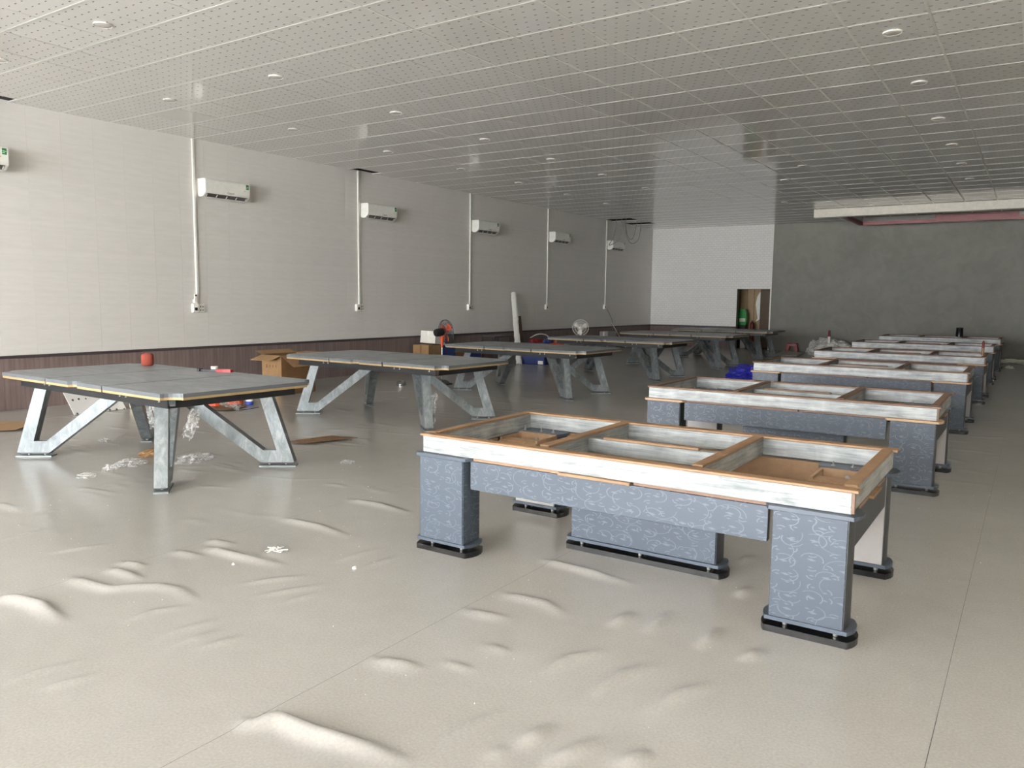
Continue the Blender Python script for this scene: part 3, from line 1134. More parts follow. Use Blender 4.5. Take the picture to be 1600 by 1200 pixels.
ts = slate_table()
children_map()
LL = ['slate-topped table on bent galvanised legs nearest the camera, red speaker on top',
      'second slate-topped table from the camera, its right end before the orange fan',
      'third slate-topped table from the camera on film-wrapped bent steel legs',
      'fourth slate-topped table from the camera in the left row',
      'fifth slate-topped table from the camera, second from the white brick wall',
      'farthest slate-topped table, nearest the dark doorway']
TABS = []
for k, (x, y, a, sc) in enumerate(LT):
    o = ts if k == 0 else copy_tree(ts)
    o.location = (x, y, 0)
    o.rotation_euler = (0, 0, math.radians(a))
    o.scale = (sc, sc, sc)
    tag(o, LL[k], 'pool table', 'slate-topped tables in the left row')
    TABS.append(o)
R = math.radians
w = film_sheet('torn_wrap', TABS[0], .10, .24, 'clear_film', (1.24, -.40, .52), (R(80), R(20), R(35)), 2.1, .025)
tag(w, 'torn clear film hanging beside the front leg')
w = film_sheet('torn_wrap', TABS[0], .07, .18, 'clear_film', (.93, -.55, .56), (R(85), R(-10), R(30)), 4.4, .02)
w = film_sheet('torn_wrap', TABS[0], .22, .08, 'clear_film', (.72, .30, .58), (R(80), R(25), R(35)), 7.7, .02)
w = film_sheet('torn_wrap', TABS[1], .06, .42, 'clear_film', (1.17, -.55, .25), (R(85), R(5), R(35)), 3.3)

# ------------------------------------------------------------------ wall air conditioners, trunking, sockets
CY = [7.99, 11.73, 15.52, 19.17, 22.79]
AC_Z = 3.20


def text_mesh(name, s, size, mat, parent, mtx):
    cu = bpy.data.curves.new(name, 'FONT')
    cu.body = s
    cu.size = size
    cu.extrude = .0004
    cu.align_x = 'CENTER'; cu.align_y = 'CENTER'
    tmp = bpy.data.objects.new(name + '_tmp', cu)
    COL.objects.link(tmp)
    dg = bpy.context.evaluated_depsgraph_get()
    me = bpy.data.meshes.new_from_object(tmp.evaluated_get(dg))
    bpy.data.objects.remove(tmp)
    bpy.data.curves.remove(cu)
    me.materials.clear(); me.materials.append(MAT[mat])
    me.transform(mtx)
    me.name = name
    o = bpy.data.objects.new(name, me)
    COL.objects.link(o)
    o.parent = parent
    return o


# text standing on a wall that faces +X, read along +Y
ONWALL = Matrix(((0, 0, 1, 0), (1, 0, 0, 0), (0, 1, 0, 0), (0, 0, 0, 1)))


def aircon():
    root = empty('air_conditioner')
    L, D, HT = .86, .215, .285
    # side profile (x out from wall, z)
    prof = [(0, .02), (.0, HT), (D - .035, HT), (D - .012, HT - .008), (D, HT - .03), (D, .085), (D - .012, .055), (.13, .0), (.05, -.008)]
    MB().prism([(a, b) for a, b in prof], 0, L, 1).build('body', 'ac_white', root)
    # louvre opening: slanted recess between front foot and underside
    th = math.atan2(.055, D - .012 - .13)
    o = MB().slab([(.135, .035, -.0015), (.135, L - .035, -.0015), (D - .018, L - .035, .048), (D - .018, .035, .048)], -.004).build('outlet', 'ac_dark', root)
    for k in range(5):
        yy = .05 + (L - .1) * k / 4
        MB().slab([(.15, yy - .008, .0), (.15, yy + .008, .0), (D - .03, yy + .008, .038), (D - .03, yy - .008, .038)], -.014).build('vane', 'ac_white', o)
    MB().slab([(.10, .06, -.022), (.10, L - .06, -.022), (.165, L - .06, -.018), (.165, .06, -.018)], .004).build('flap', 'ac_white', root)
    MB().box(D, D + .0015, L - .075, L - .02, .185, .265).build('energy_label', 'green_label', root)
    MB().box(D + .0015, D + .0022, L - .068, L - .027, .225, .232).box(D + .0015, D + .0022, L - .068, L - .040, .205, .210).build('label_print', 'white_plastic', root)
    MB().lathe([(.011, 0), (.011, .002)], (D, L - .10, .155), 10, 'X').build('gold_sticker', 'gold', root)
    m = ONWALL.copy(); m.translation = (D + .0006, L * .56, .088)
    text_mesh('lettering', 'Casper', .05, 'print_grey', root, m)
    return root


ac0 = aircon()
children_map()
acs = [(4.26, 'white air conditioner on the left wall, cut off by the picture edge')]
for k, y in enumerate(CY):
    acs.append((y + .075, 'white air conditioner on the left wall, %s from the camera' % ['first whole one', 'second whole one', 'third whole one', 'fourth whole one', 'fifth and farthest'][k]))
for k, (y, l) in enumerate(acs):
    o = ac0 if k == 0 else copy_tree(ac0)
    o.location = (XL + .001, y, AC_Z)
    tag(o, l, 'air conditioner', 'air conditioners on the left wall')

WORD = ['nearest', 'second', 'third', 'fourth', 'farthest']
for k, y in enumerate(CY):
    zs = 1.45
    c = MB().box(XL + .0005, XL + .028, y - .02, y + .02, zs, H - .004, .004).build('cable_trunking', 'white_plastic')
    tag(c, 'vertical white cable trunking from ceiling to socket, %s along the left wall' % WORD[k], 'trunking', 'cable trunking on the left wall')
    s = empty('wall_socket', (XL + .0005, y, 1.305), 0, 'white socket and breaker box at the foot of the %s trunking' % (WORD[k] if k else 'nearest'), 'socket', 'sockets on the left wall')
    a = MB().box(0, .06, -.115, -.005, 0, .145, .006).build('breaker_box', 'white_plastic', s)
    MB().box(.0602, .066, -.085, -.04, .035, .085).build('switch', 'black_plastic', a)
    b = MB().box(0, .028, -.003, .115, .0, .142, .005).build('socket_plate', 'white_plastic', s)
    for zz in (.04, .095):
        for yy in (.03, .075):
            MB().box(.0282, .0288, yy, yy + .024, zz - .008, zz + .012).build('outlet_hole', 'print_grey', b)
rc = empty('remote_control', (XL + .0605, CY[0] - .055, 1.462), 0, 'white remote control in a holder above the nearest wall socket', 'remote control')
MB().box(-.06, -.03, -.028, .028, 0, .06, .004).build('holder', 'white_plastic', rc)
b = MB().box(-.029, -.008, -.024, .024, .0, .15, .005).build('body', 'white_plastic', rc)
MB().box(-.0078, -.0068, -.018, .018, .112, .138).build('display', 'black_plastic', b)
for i in range(3):
    for j in range(2):
        MB().lathe([(.006, 0), (.006, .0015)], (-.0078, -.010 + .02 * j, .035 + .024 * i), 8, 'X').build('button', 'print_grey', b)


def cable(name, pts, r, mat, parent=None, n=6, sub=6):
    """smooth cable through points (Catmull-Rom)"""
    P = [Vector(p) for p in pts]
    P = [P[0] * 2 - P[1]] + P + [P[-1] * 2 - P[-2]]
    out = []
    for i in range(1, len(P) - 2):
        for k in range(sub):
            t = k / sub
            a, b, c, d = P[i - 1], P[i], P[i + 1], P[i + 2]
            out.append(.5 * ((2 * b) + (c - a) * t + (2 * a - 5 * b + 4 * c - d) * t * t + (3 * b - a - 3 * c + d) * t ** 3))
    out.append(P[-2])
    return MB().tube(out, r, n).build(name, mat, parent, True)


# cables dangling from the open ceiling tiles near the far corner
y0 = 22.6
pts_sets = [[(-11.0, 22.7, H + .3), (-11.02, 22.75, 3.85), (-11.05, 22.7, 3.5), (-11.3, 22.5, 3.3), (-11.35, 22.75, 3.47)],
            [(-10.95, 22.9, H + .3), (-10.95, 22.95, 3.7), (-10.9, 23.1, 3.45), (-10.85, 23.3, 3.40), (-10.75, 23.5, 3.6), (-10.72, 23.6, H + .2)],
            [(-11.1, 22.6, H + .3), (-11.15, 22.6, 3.9), (-11.2, 22.6, 3.6), (-11.4, 22.9, 3.48)],
            [(-10.9, 22.8, H + .3), (-10.9, 22.85, 3.8), (-10.85, 23.0, 3.52), (-10.8, 23.2, 3.62), (-10.75, 23.4, H + .2)]]
hb = MB()
for k, ps in enumerate(pts_sets):
    o = cable('ceiling_cable', ps, .009, 'cable_grey')
    tag(o, 'thin cable in the far corner, ' + ['leftmost, ending on the farthest air conditioner', 'hanging in the longest loop', 'running behind the farthest air conditioner', 'hanging in the short inner loop'][k], 'cable', 'cables hanging in the far corner')
o = cable('wall_cable', [(XL + .03, 22.86, 1.32), (XL + .015, 23.1, 1.15), (XL + .012, 23.3, .95), (XL + .02, 23.3, .75), (XL + .03, 23.35, .55)], .008, 'cable_grey')
tag(o, 'thin dark cable drooping from the farthest wall socket to the floor', 'cable')
o = MB().tube([(-11.35, 24.0, 0.02), (-11.52, 23.2, .88)], .012, 8).build('white_rod', 'white_plastic')
tag(o, 'thin white rod leaning on the left wall near the far corner', 'rod')

# ------------------------------------------------------------------ things on the tables
sp = empty('speaker', (-7.97, 4.88, .8184), 0, 'coral red rounded cloth speaker on the nearest slate table', 'speaker')
MB().lathe([(.036, 0), (.050, .004), (.060, .014), (.063, .036), (.063, .096), (.060, .118), (.050, .129), (.036, .132)], n=28).build('cloth_body', 'coral_cloth', sp, True)
MB().lathe([(.0355, .132), (.0355, .1335), (.032, .135)], n=24).build('top_disc', 'red_plastic', sp, True)

cl = empty('bar_clamp', (-6.83, 4.93, .8184), R(20), 'dark and red tool lying at the back edge of the nearest slate table', 'tool')
MB().box(-.22, .02, -.012, .012, .004, .022, .003).build('bar', 'charcoal', cl)
MB().box(-.22, -.19, -.03, .03, 0, .03, .004).build('jaw', 'black_plastic', cl)
MB().prism([(.0, -.03), (.08, -.035), (.16, -.025), (.17, .01), (.10, .03), (.0, .025)], 0, .028).build('handle', 'red_plastic', cl)
tr_ = empty('tape_roll', (-6.96, 4.985, .8184), 0, 'small white tape roll behind the dark tool on the nearest slate table', 'tape')
MB().lathe([(.020, 0), (.034, 0), (.034, .045), (.020, .045), (.020, .001)], n=20).build('roll', 'foam_white', tr_, True)
MB().lathe([(.016, .001), (.0198, .001), (.0198, .044), (.016, .044), (.016, .002)], n=20).build('core', 'cardboard', tr_, True)

cp = empty('cup', (RT[5][0] + 1.73, RT[5][1] + .61, .7365 * RT[5][2]), 0, 'small black cup standing on the farthest blue table base', 'cup')
MB().lathe([(.072, 0), (.085, .01), (.075, .2), (.082, .21), (.082, .225), (.066, .225), (.06, .02)], n=20).build('body', 'black_plastic', cp, True)
MB().lathe([(.03, .226), (.062, .226), (.062, .235), (.03, .24)], n=16).build('lid', 'charcoal', cp, True)

gt = empty('capped_tube', (RT[3][0] + 2.525, RT[3][1] + .40, .7362 * RT[3][2]), 0, 'orange tube with red cap standing upright on the fourth blue table base', 'tube')
MB().lathe([(.02, 0), (.022, .004), (.022, .10), (.019, .12)], n=14).build('tube', 'wood_strip', gt, True)
MB().lathe([(.018, .121), (.02, .122), (.016, .22), (.008, .24)], n=14).build('cap', 'red_paint', gt, True)

# ------------------------------------------------------------------ clutter along the left wall
# open cardboard carton
bx = empty('carton', (-10.03, 8.42, 0), 0, 'large open cardboard carton on the floor against the left wall', 'box')
w_, d_, h_, th = .47, .72, .64, .006
MB().box(-w_, 0, 0, th, 0, h_).build('front_wall', 'cardboard', bx)
MB().box(-w_, 0, d_ - th, d_, 0, h_).build('back_wall', 'cardboard', bx)
MB().box(-th, 0, th, d_ - th, 0, h_).build('side_wall', 'cardboard_dark', bx)
MB().box(-w_, -w_ + th, th, d_ - th, 0, h_).build('side_wall', 'cardboard_dark', bx)
MB().box(-w_ + th, -th, th, d_ - th, 0, th).build('bottom', 'cardboard', bx)
MB().slab([(-w_, 0, h_), (0, 0, h_), (-.03, -.21, h_ - .075), (-w_ - .03, -.21, h_ - .075)], .006).build('flap', 'cardboard', bx)
MB().slab([(0, .0, h_), (0, d_, h_), (.11, d_ - .08, h_ - .18), (.11, .16, h_ - .19)], .006).build('flap', 'cardboard', bx)
MB().slab([(-w_, d_, h_), (0, d_, h_), (0, d_ + .22, h_ + .01), (-w_, d_ + .22, h_ + .01)], .006).build('flap', 'cardboard', bx)
MB().slab([(-w_, 0, h_), (-w_, d_, h_), (-w_ - .16, d_, h_ + .05), (-w_ - .16, 0, h_ + .05)], .006).build('flap', 'cardboard', bx)
pm = MB()
for k in range(4):
    xx = -w_ + .10 + k * .075
    if k == 0:
        pm.prism([(xx, .435), (xx + .04, .435), (xx + .027, .455), (xx + .013, .455)], -.0012, -.0002, 1)
        pm.prism([(xx + .015, .456), (xx + .025, .456), (xx + .032, .475), (xx + .02, .49), (xx + .008, .475)], -.0012, -.0002, 1)
    else:
        pm.prism([(xx, .435), (xx + .036, .435), (xx + .036, .44), (xx, .44)], -.0012, -.0002, 1)
        pm.prism([(xx + .006, .452), (xx + .03, .452), (xx + .018, .49)], -.0012, -.0002, 1)
pm.build('printed_marks', 'print_dark', bx)


def flat_card(name, quad, label, mat='cardboard', z=.012):
    pts = [Vector((p[0], p[1], z if len(p) < 3 else p[2])) for p in quad]
    n = 6
    vs, fs = [], []
    for j in range(n + 1):
        for i in range(n + 1):
            u, v = i / n, j / n
            a = pts[0].lerp(pts[1], u); b = pts[3].lerp(pts[2], u)
            p = a.lerp(b, v)
            p.z += .012 * abs(noise.noise(p * 6)) + (.02 * (u - .5) ** 2)
            vs.append(p)
    m = n + 1
    for j in range(n):
        for i in range(n):
            fs.append((j * m + i, j * m + i + 1, (j + 1) * m + i + 1, (j + 1) * m + i))
    o = MB().add(vs, fs).build(name, mat)
    md = o.modifiers.new('thickness', 'SOLIDIFY'); md.thickness = .005
    return tag(o, label, 'cardboard')


flat_card('cardboard_sheet', [(-6.66, 5.66), (-6.42, 5.72), (-6.22, 6.27), (-6.55, 6.2)], 'flattened cardboard piece on the floor right of the nearest slate table', 'cardboard_dark')
flat_card('cardboard_sheet', [(-10.0, 4.05), (-9.7, 4.3), (-10.1, 4.75), (-10.8, 4.3)], 'flat cardboard sheet on the floor at the left edge of the picture')
flat_card('cardboard_sheet', [(-9.5, 6.7), (-9.2, 6.8), (-9.35, 7.25), (-9.75, 7.2)], 'brown card on the floor under the orange bits beside the carton', 'cardboard_dark')

# leaning offcut of a perforated tile and a foam block
o = MB().slab([(-10.45, 5.34, .003), (-10.45, 6.05, .003), (-10.66, 5.98, .36), (-10.66, 5.26, .42)], .012).build('tile_offcut', 'speckled_tile')
tag(o, 'white tile offcut with black dots leaning under the nearest slate table', 'tile')
o = MB().box(-10.46, -10.24, 6.10, 6.34, 0.002, .13, .02).build('foam_block', 'cream_foam')
tag(o, 'cream foam block on the floor right of the dotted tile offcut', 'foam')

# orange bits, blue tape
for k, (x, y, sx, sy, h, rz) in enumerate([(-9.62, 6.86, .10, .05, .05, .3), (-9.52, 7.12, .09, .05, .045, .2), (-9.72, 7.36, .07, .05, .06, .2)]):
    o = MB().prism([(-sx, -sy), (sx * .7, -sy), (sx, 0), (sx * .6, sy), (-sx, sy * .8)], .002, h).build('orange_scrap', 'orange_plastic')
    o.location = (x, y, .034 if k < 2 else .004); o.rotation_euler = (0, 0, rz)
    tag(o, ['orange plastic scrap on the brown card, left one', 'orange plastic scrap on the brown card, right one', 'orange plastic scrap beside the blue tape roll'][k], 'scrap', 'orange scraps on the floor')
tp = empty('blue_tape_roll', (-9.5, 7.38, .0), 0, 'blue and white tape roll on the floor beside orange scraps', 'tape')
MB().lathe([(.03, .004), (.055, .004), (.055, .055), (.03, .055), (.03, .005)], n=20).build('tape', 'blue_plastic', tp, True)
MB().lathe([(.03, .056), (.056, .056), (.056, .10), (.03, .10), (.03, .057)], n=20).build('white_tape', 'foam_white', tp, True)
o = cable('black_cord', [(-9.35, 6.6, .012), (-9.15, 6.75, .012), (-9.08, 7.0, .012), (-9.14, 7.25, .012)], .006, 'black_plastic')
tag(o, 'short black cord curled round the edge of the brown card', 'cord')


def heap(name, c, sx, sy, sz, mat, seed, sub=4, freq=3.0, amp=.35, parent=None):
    """crumpled mound resting on the floor"""
    bm = bmesh.new()
    bmesh.ops.create_icosphere(bm, subdivisions=sub, radius=1)
    for v in bm.verts:
        d = v.co.normalized()
        k = 1 + amp * noise.noise(d * freq + Vector((seed, 0, 0))) + amp * .5 * abs(noise.noise(d * freq * 2.6 + Vector((0, seed, 0)))) + amp * .10 * noise.noise(d * freq * 5)
        v.co = Vector((d.x * sx * k, d.y * sy * k, max(0, d.z * k * .75 + .25) * sz))
    mb = MB()
    bm.verts.index_update()
    mb.add([v.co[:] for v in bm.verts], [[v.index for v in f.verts] for f in bm.faces])
    bm.free()
    o = mb.build(name, mat, parent, False)
    o.location = c
    return o


tag(heap('film_scrap', (-6.95, 4.05, .002), .11, .12, .05, 'clear_film', 1.2, amp=.45), 'crumpled clear film on the floor left of the front leg, nearest slate table', 'plastic film')
tag(heap('film_scrap', (-6.62, 4.50, .002), .09, .17, .07, 'clear_film', 5.2, amp=.45), 'crumpled clear film on the floor right of the front leg, nearest slate table', 'plastic film')
tag(heap('film_scrap', (-6.86, 3.80, .002), .05, .06, .05, 'clear_film', 6.2, 3, amp=.6), 'small white film tuft left of the crumpled film under the nearest table', 'plastic film')
tag(heap('film_scrap', (-6.78, 3.55, .002), .08, .07, .03, 'clear_film', 8.2, 3, amp=.6), 'thin film scrap on the open floor left of the film under the nearest table', 'plastic film')
tag(heap('film_scrap', (-8.3, 4.55, .002), .07, .05, .03, 'clear_film', 9.2, 3, amp=.6), 'film scrap on the floor under the back of the nearest slate table', 'plastic film')
tag(heap('film_scrap', (-5.4, 5.3, .002), .06, .06, .02, 'clear_film', 10.2, 3, amp=.6), 'thin film scrap between nearest slate table and nearest blue base', 'plastic film')
tag(heap('card_scrap', (-7.2, 4.42, .002), .07, .13, .06, 'cardboard', 3.2, 3, amp=.4), 'brown paper scrap on the floor behind the front leg, nearest slate table', 'paper')

# shavings on the open floor
o = MB()
rg = random.Random(11)
for k in range(7):
    a = rg.uniform(0, 6.3)
    ps = [(-3.84 + .06 * math.cos(a) * t + rg.uniform(-.02, .02), 3.15 + .05 * math.sin(a) * t + rg.uniform(-.02, .02), .008 + .012 * rg.random()) for t in (-1, -.4, .3, 1)]
    o.tube(ps, .003, 5)
o = o.build('film_ribbon', 'white_plastic')
tag(o, 'tangle of thin white ribbon on the open floor between the two rows', 'ribbon')
for k, (x, y, r, l) in enumerate([(-3.21, 3.20, .013, 'white crumb on the floor left of the nearest blue base'), (-3.84, 2.84, .009, 'small pale crumb on the floor in front of the white ribbon tangle')]):
    tag(heap('crumb', (x, y, .001), r, r, r * 1.2, 'foam_white', 2 + k, 2), l, 'crumb')
cr = MB()
for k in range(150):
    y = 1.9 + 6 * rg.random() ** 1.6
    x = rg.uniform(-6.5, .5)
    s = rg.uniform(.0015, .004)
    if any(math.hypot(x - f[0], y - f[1]) < f[2] for f in FEET):
        continue
    z = float(floor_height(np.array([x]), np.array([y]))[0])
    cr.hull([(x + rg.uniform(-s, s), y + rg.uniform(-s, s), z + rg.uniform(0, s * 1.3)) for _ in range(7)])
cr = cr.build('floor_crumbs', 'foam_white')
tag(cr, 'tiny pale crumbs scattered over the near floor', 'crumbs', kind='stuff')

# tin under the second slate table
tn = empty('tin', (-9.55, 10.75, 0), 0, 'shallow silver tin on the floor beyond the second slate table', 'tin')
MB().lathe([(.075, .004), (.085, .006), (.085, .06), (.088, .064), (.085, .068), (.076, .068), (.076, .012)], n=24).build('body', 'steel', tn, True)
MB().lathe([(.07, .0), (.084, .0), (.084, .005), (.07, .006)], n=24).build('base_ring', 'charcoal', tn, True)


# pedestal fans
def fan(loc, rz, tilt, hub_z, R0, body, blade, guard, pole, label, base_c):
    root = empty('pedestal_fan', loc, rz, label, 'fan')
    MB().lathe([(.06, .0), (.2, .0), (.205, .02), (.12, .035), (.03, .05), (.025, .08)], n=24).build('base', base_c, root, True)
    MB().tube([(0, 0, .05), (0, 0, hub_z - .24)], .012, 10).build('pole', pole, root, True)
    MB().tube([(0, 0, hub_z - .28), (0, 0, hub_z - .15), (.01, 0, hub_z - .06)], [.02, .03, .045], 12).build('neck', body, root, True)
    ct, st = math.cos(tilt), math.sin(tilt)
    tf = lambda p: (p[0] * ct - p[2] * st, p[1], p[0] * st + p[2] * ct + hub_z)
    mot = MB().lathe([(.02, -.16), (.062, -.155), (.075, -.11), (.075, .0), (.05, .03)], n=18, axis='X')
    mot.v = [tf(p) for p in mot.v]
    mot.build('motor', 'black_plastic' if body != 'white_plastic' else 'foam_white', root, True)
    # cage: rings and radial wires, front and back
    cage = MB()
    for xx, rr in ((.045, .4), (.05, .7), (.075, 1.0), (.105, 1.0), (.14, .72), (.155, .42), (.16, .2)):
        cage.tube([tf((xx, R0 * rr * math.cos(a * math.pi / 14), R0 * rr * math.sin(a * math.pi / 14))) for a in range(28)], .006 if rr == 1.0 else .003, 5, True)
    for k in range(32):
        a = k * math.pi / 16
        c, s = math.cos(a), math.sin(a)
        cage.tube([tf((xx, R0 * rr * c, R0 * rr * s)) for xx, rr in ((.04, .2), (.045, .6), (.075, .99), (.105, .99), (.15, .6), (.16, .18))], .0022, 4)
    tag(cage.build('cage', guard, root), 'wire cage')
    for k in range(3):
        a0 = k * 2 * math.pi / 3 + .4
        vs, fs = [], []
        for i in range(6):
            r = R0 * (.12 + .76 * i / 5)
            wd = .25 + .38 * math.sin(math.pi * (i + 1) / 7)
            for q in (-1, 0, 1):
                an = a0 + q * wd * .75
                vs.append(tf((.095 + q * .022, r * math.cos(an), r * math.sin(an))))
        for i in range(5):
            for q in range(2):
                fs.append((i * 3 + q, i * 3 + q + 1, (i + 1) * 3 + q + 1, (i + 1) * 3 + q))
        o = MB().add(vs, fs).build('blade', blade, root, True)
        o.modifiers.new('thickness', 'SOLIDIFY').thickness = .003
    hb = MB().lathe([(.01, .06), (.038, .06), (.038, .13), (.02, .145)], n=14, axis='X')
    hb.v = [tf(p) for p in hb.v]
    hb.build('hub', blade, root, True)
    return root


fan((-9.12, 11.4, 0), R(74), R(6), .965, .215, 'orange_plastic', 'orange_plastic', 'charcoal', 'steel', 'pedestal fan with orange blades and black motor between second and third slate tables', 'black_plastic')
fan((-10.25, 18.8, 0), R(-62), R(2), .84, .215, 'white_plastic', 'foam_white', 'foam_white', 'steel', 'pale grey pedestal fan facing the camera behind the fourth slate table', 'foam_white')
# cable heap at the orange fan's foot
o = cable('fan_cord', [(-9.3, 11.1, .03), (-9.0, 11.05, .02), (-8.8, 11.2, .03), (-8.95, 11.3, .08), (-9.2, 11.2, .10), (-9.35, 11.25, .03)], .01, 'black_plastic')
tag(o, 'coiled black cord at the foot of the orange fan', 'cord')


def carton(name, x0, x1, y0, y1, z0, z1, mat, label, tape='cardboard_dark'):
    root = empty(name, ((x0 + x1) / 2, (y0 + y1) / 2, z0), 0, label, 'box')
    hx, hy, h = (x1 - x0) / 2, (y1 - y0) / 2, z1 - z0
    MB().box(-hx, hx, -hy, hy, 0, h, .004).build('body', mat, root)
    MB().box(-hx + .001, hx - .001, -.025, .025, h, h + .001).build('tape', tape, root)
    MB().box(-.025, .025, -hy - .001, -hy, h * .6, h - .004).build('tape_end', tape, root)
    return root


carton('carton', -11.45, -11.0, 13.28, 13.74, .002, .56, 'cardboard', 'brown cardboard box at the left wall, white foam box on it')
fb = carton('foam_box', -.2, .2, -.2, .2, 0, .27, 'foam_white', 'white foam box tilted on the brown cardboard box behind the orange fan', 'white_plastic')
fb.location = (-11.22, 13.68, .575); fb.rotation_euler = (R(-6), R(2), R(5))
carton('navy_carton', -11.45, -11.05, 13.80, 14.3, .002, .54, 'navy', 'dark blue carton beside the brown box, behind the orange fan')
carton('brown_carton', -11.45, -11.05, 14.34, 14.68, .002, .52, 'cardboard_dark', 'dark brown carton between two dark blue cartons at the left wall')
carton('navy_carton', -11.45, -11.05, 14.72, 15.3, .002, .50, 'navy', 'farther dark blue carton at the left wall behind the third slate table')

# dark trestle, wrapped pole, board, cabinet, heaps
rk = empty('trestle', (-10.95, 15.8, 0), 0, 'low dark metal trestle at the left wall behind the third slate table', 'trestle')
MB().box(-.2, .2, -.35, .35, .665, .69, .004).build('top_rail', 'charcoal', rk)
for sx in (-.18, .18):
    for sy in (-.32, .32):
        MB().box(sx - .012, sx + .012, sy - .012, sy + .012, 0, .665).build('leg', 'charcoal', rk)
MB().box(-.19, -.17, -.32, .32, .3, .32).box(.17, .19, -.32, .32, .3, .32).build('lower_rail', 'charcoal', rk)

# long wrapped bundle leaning against the wall
wp = empty('wrapped_pole', (0, 0, 0), 0, 'tall bundle in white wrap leaning against the left wall', 'bundle')
a, b = Vector((-10.42, 16.02, .012)), Vector((-11.47, 17.33, 1.74))
dirv = (b - a)
rg = random.Random(5)
n = 26
vs, fs = [], []
ax = Vector((0.78, .62, 0)).normalized(); ay = dirv.normalized().cross(ax).normalized()
for i in range(n + 1):
    p = a + dirv * (i / n)
    for k in range(8):
        an = 2 * math.pi * k / 8 + math.pi / 8
        rr = .072 * (1 + rg.uniform(-.10, .10))
        q = p + ax * rr * math.cos(an) + ay * rr * .7 * math.sin(an)
        q.z = max(q.z, .004); q.x = max(q.x, XL + .02)
        vs.append(q)
for i in range(n):
    for k in range(8):
        fs.append((i * 8 + k, i * 8 + (k + 1) % 8, (i + 1) * 8 + (k + 1) % 8, (i + 1) * 8 + k))
fs += [tuple(range(8))[::-1], tuple(range(n * 8, n * 8 + 8))]
MB().add(vs, fs).build('wrap', 'white_wrap', wp)
c1 = a + dirv * .92
for t in (.3, .62, .9):
    c = a + dirv * t
    MB().tube([c + ax * .078 * math.cos(k * math.pi / 6) + ay * .056 * math.sin(k * math.pi / 6) for k in range(12)], .006, 5, True).build('tape_band', 'foam_white', wp)

o = MB().slab([(-11.36, 17.47, .003), (-11.36, 17.72, .003), (-11.50, 17.72, 1.14), (-11.50, 17.47, 1.14)], .02).build('brown_board', 'brown_wall')
tag(o, 'narrow brown board upright at the left wall right of the wrapped bundle', 'board')

cb = empty('navy_cabinet', (-10.12, 16.55, 0), 0, 'dark blue box on the floor under the third slate table', 'box')
MB().box(-.34, .30, -.33, .3, .002, .52, .01).build('body', 'navy', cb)
MB().box(-.34, .30, -.335, -.3302, .49, .52).build('lid_edge', 'charcoal', cb)
MB().box(.12, .26, -.335, -.3302, .02, .10).build('white_label', 'foam_white', cb)
o = carton('brown_carton', -9.76, -9.5, 16.35, 16.8, .002, .42, 'cardboard_dark', 'small brown carton right of the dark blue box under the third slate table')

tag(heap('red_cloth', (-10.28, 16.55, .522), .17, .14, .10, 'red_paint', 2.5, 3), 'crumpled dark red cloth on the dark blue box', 'cloth')
tag(heap('blue_cloth', (-9.96, 16.62, .522), .11, .14, .11, 'navy', 4.5, 3), 'crumpled navy cloth on the dark blue box, right of the red cloth', 'cloth')
oc = empty('extension_cord', (-9.64, 16.58, .423), 0, 'tangled orange cord heaped on the small brown carton', 'cord')
rg = random.Random(2)
ps = []
for k in range(60):
    a_ = k * .72
    ps.append((.13 * math.cos(a_) * (1 + .3 * rg.random()), .15 * math.sin(a_ * 1.13) * (1 + .3 * rg.random()), .02 + .20 * (k / 60) * (.7 + .3 * rg.random())))
MB().tube(ps, .011, 6).build('coil', 'orange_plastic', oc, True)
o = cable('pale_cord', [(-10.85, 17.2, .60), (-10.6, 17.2, .70), (-10.35, 17.15, .69), (-10.15, 17.0, .60), (-10.0, 16.95, .3)], .014, 'grey_board')
tag(o, 'pale cord looped above the red cloth beside the wrapped bundle', 'cord')
o = carton('grey_box', -11.5, -11.2, 22.35, 22.95, .002, .60, 'grey_board', 'pale grey box at the far end of the left wall', 'foam_white')

# ------------------------------------------------------------------ far end of the room
tag(heap('blue_tarp', (-4.78, 16.15, .001), .46, .40, .26, 'blue_tarp', 3.1, 5, 2.7, .34), 'crumpled bright blue tarpaulin on the floor beside the third blue table base', 'tarpaulin')

st = empty('plastic_stool', (-6.45, 26.0, 0), R(8), 'low red plastic stool at the foot of the grey back wall', 'stool')
MB().box(-.15, .15, -.13, .13, .255, .28, .012).build('seat', 'red_plastic', st)
for sx in (-1, 1):
    for sy in (-1, 1):
        MB().hull([(sx * .20, sy * .17, 0), (sx * .10, sy * .17, 0), (sx * .20, sy * .10, 0), (sx * .10, sy * .10, 0),
                   (sx * .15, sy * .125, .256), (sx * .05, sy * .125, .256), (sx * .15, sy * .07, .256), (sx * .05, sy * .07, .256)]).build('leg', 'red_plastic', st)
for sy in (-1, 1):
    MB().box(-.10, .10, sy * .125 - .008, sy * .125 + .008, .19, .256).build('apron', 'red_plastic', st)

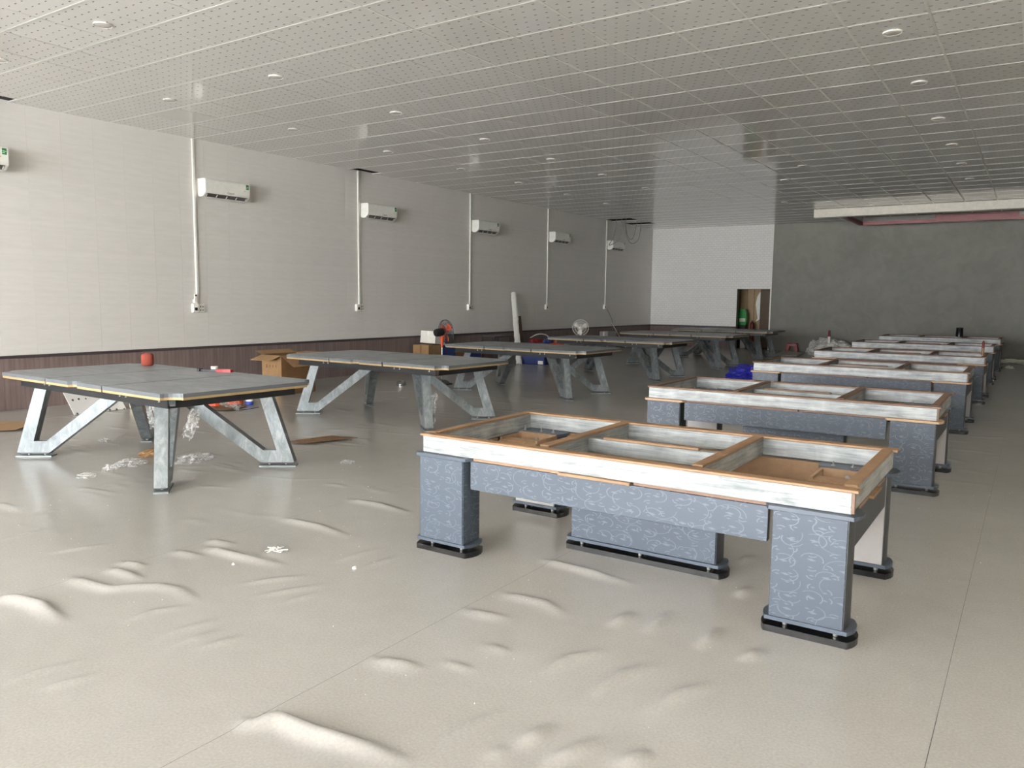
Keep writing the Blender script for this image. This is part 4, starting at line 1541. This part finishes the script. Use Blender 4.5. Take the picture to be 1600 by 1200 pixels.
pbd = tag(heap('plastic_bundle', (-5.05, 24.9, .001), .60, .40, .50, 'milky_film', 12.5, 5, 2.4, .3), 'big crumpled clear plastic bundle by the grey wall left of the last blue base', 'plastic')
heap('twisted_end', (-.50, -.05, 0), .13, .14, .42, 'milky_film', 15.5, 4, 2.4, .4, pbd)
pb = empty('marker_tube', (-5.02, 24.45, .40), 0, 'red and white tube standing up out of the plastic bundle', 'tube')
MB().lathe([(.03, 0), (.035, .01), (.035, .19)], n=14).build('body', 'white_plastic', pb, True)
MB().lathe([(.036, .191), (.037, .20), (.03, .36), (.02, .37)], n=14).build('cap', 'red_paint', pb, True)
o = MB().slab([(-6.3, 23.4, .01), (-5.75, 23.75, .01), (-5.8, 24.9, .03), (-6.5, 25.1, .06)], .03).build('foam_sheet', 'grey_board')
tag(o, 'pale flat sheet on the floor in front of the red stool', 'sheet')
tag(heap('plastic_litter', (-.3, 25.2, .001), .5, .22, .10, 'foam_white', 17.5, 4, 3.2, .5), 'white plastic litter on the floor at the right edge by the grey wall', 'plastic')
tag(heap('film_scrap', (-.45, 23.0, .001), .09, .07, .07, 'foam_white', 18.5, 3, 3.2, .4), 'small white scrap at the foot of the farthest blue base', 'scrap')

# things inside the doorway
gbg = empty('green_bag', (-8.42, 27.2, 0), 0, 'bright green bag on a stand just inside the dark doorway', 'bag')
MB().box(-.25, .1, -.12, .12, 0, .78, .01).build('stand', 'brown_dark', gbg)
MB().prism([(-.22, .785), (.10, .785), (.13, .95), (.11, 1.2), (.06, 1.34), (-.18, 1.34), (-.24, 1.0)], -.10, .10, 1).build('bag', 'green_plastic', gbg)
MB().box(-.12, .08, -.103, -.1005, .9, 1.02).build('white_print', 'foam_white', gbg)
rb = empty('red_bottle', (-8.12, 27.2, 0), 0, 'dark red cylinder standing beside the green bag in the doorway', 'cylinder')
MB().lathe([(.06, 0), (.065, .01), (.065, .82), (.05, .88), (.025, .9)], n=16).build('body', 'red_paint', rb, True)
MB().lathe([(.02, .901), (.022, .902), (.022, .95)], n=10).build('neck', 'charcoal', rb, True)
o = MB().box(-8.36, -8.18, 26.7, 26.76, .002, .42, .006).build('white_box', 'white_board')
tag(o, 'upright white board on the floor in the doorway', 'board')
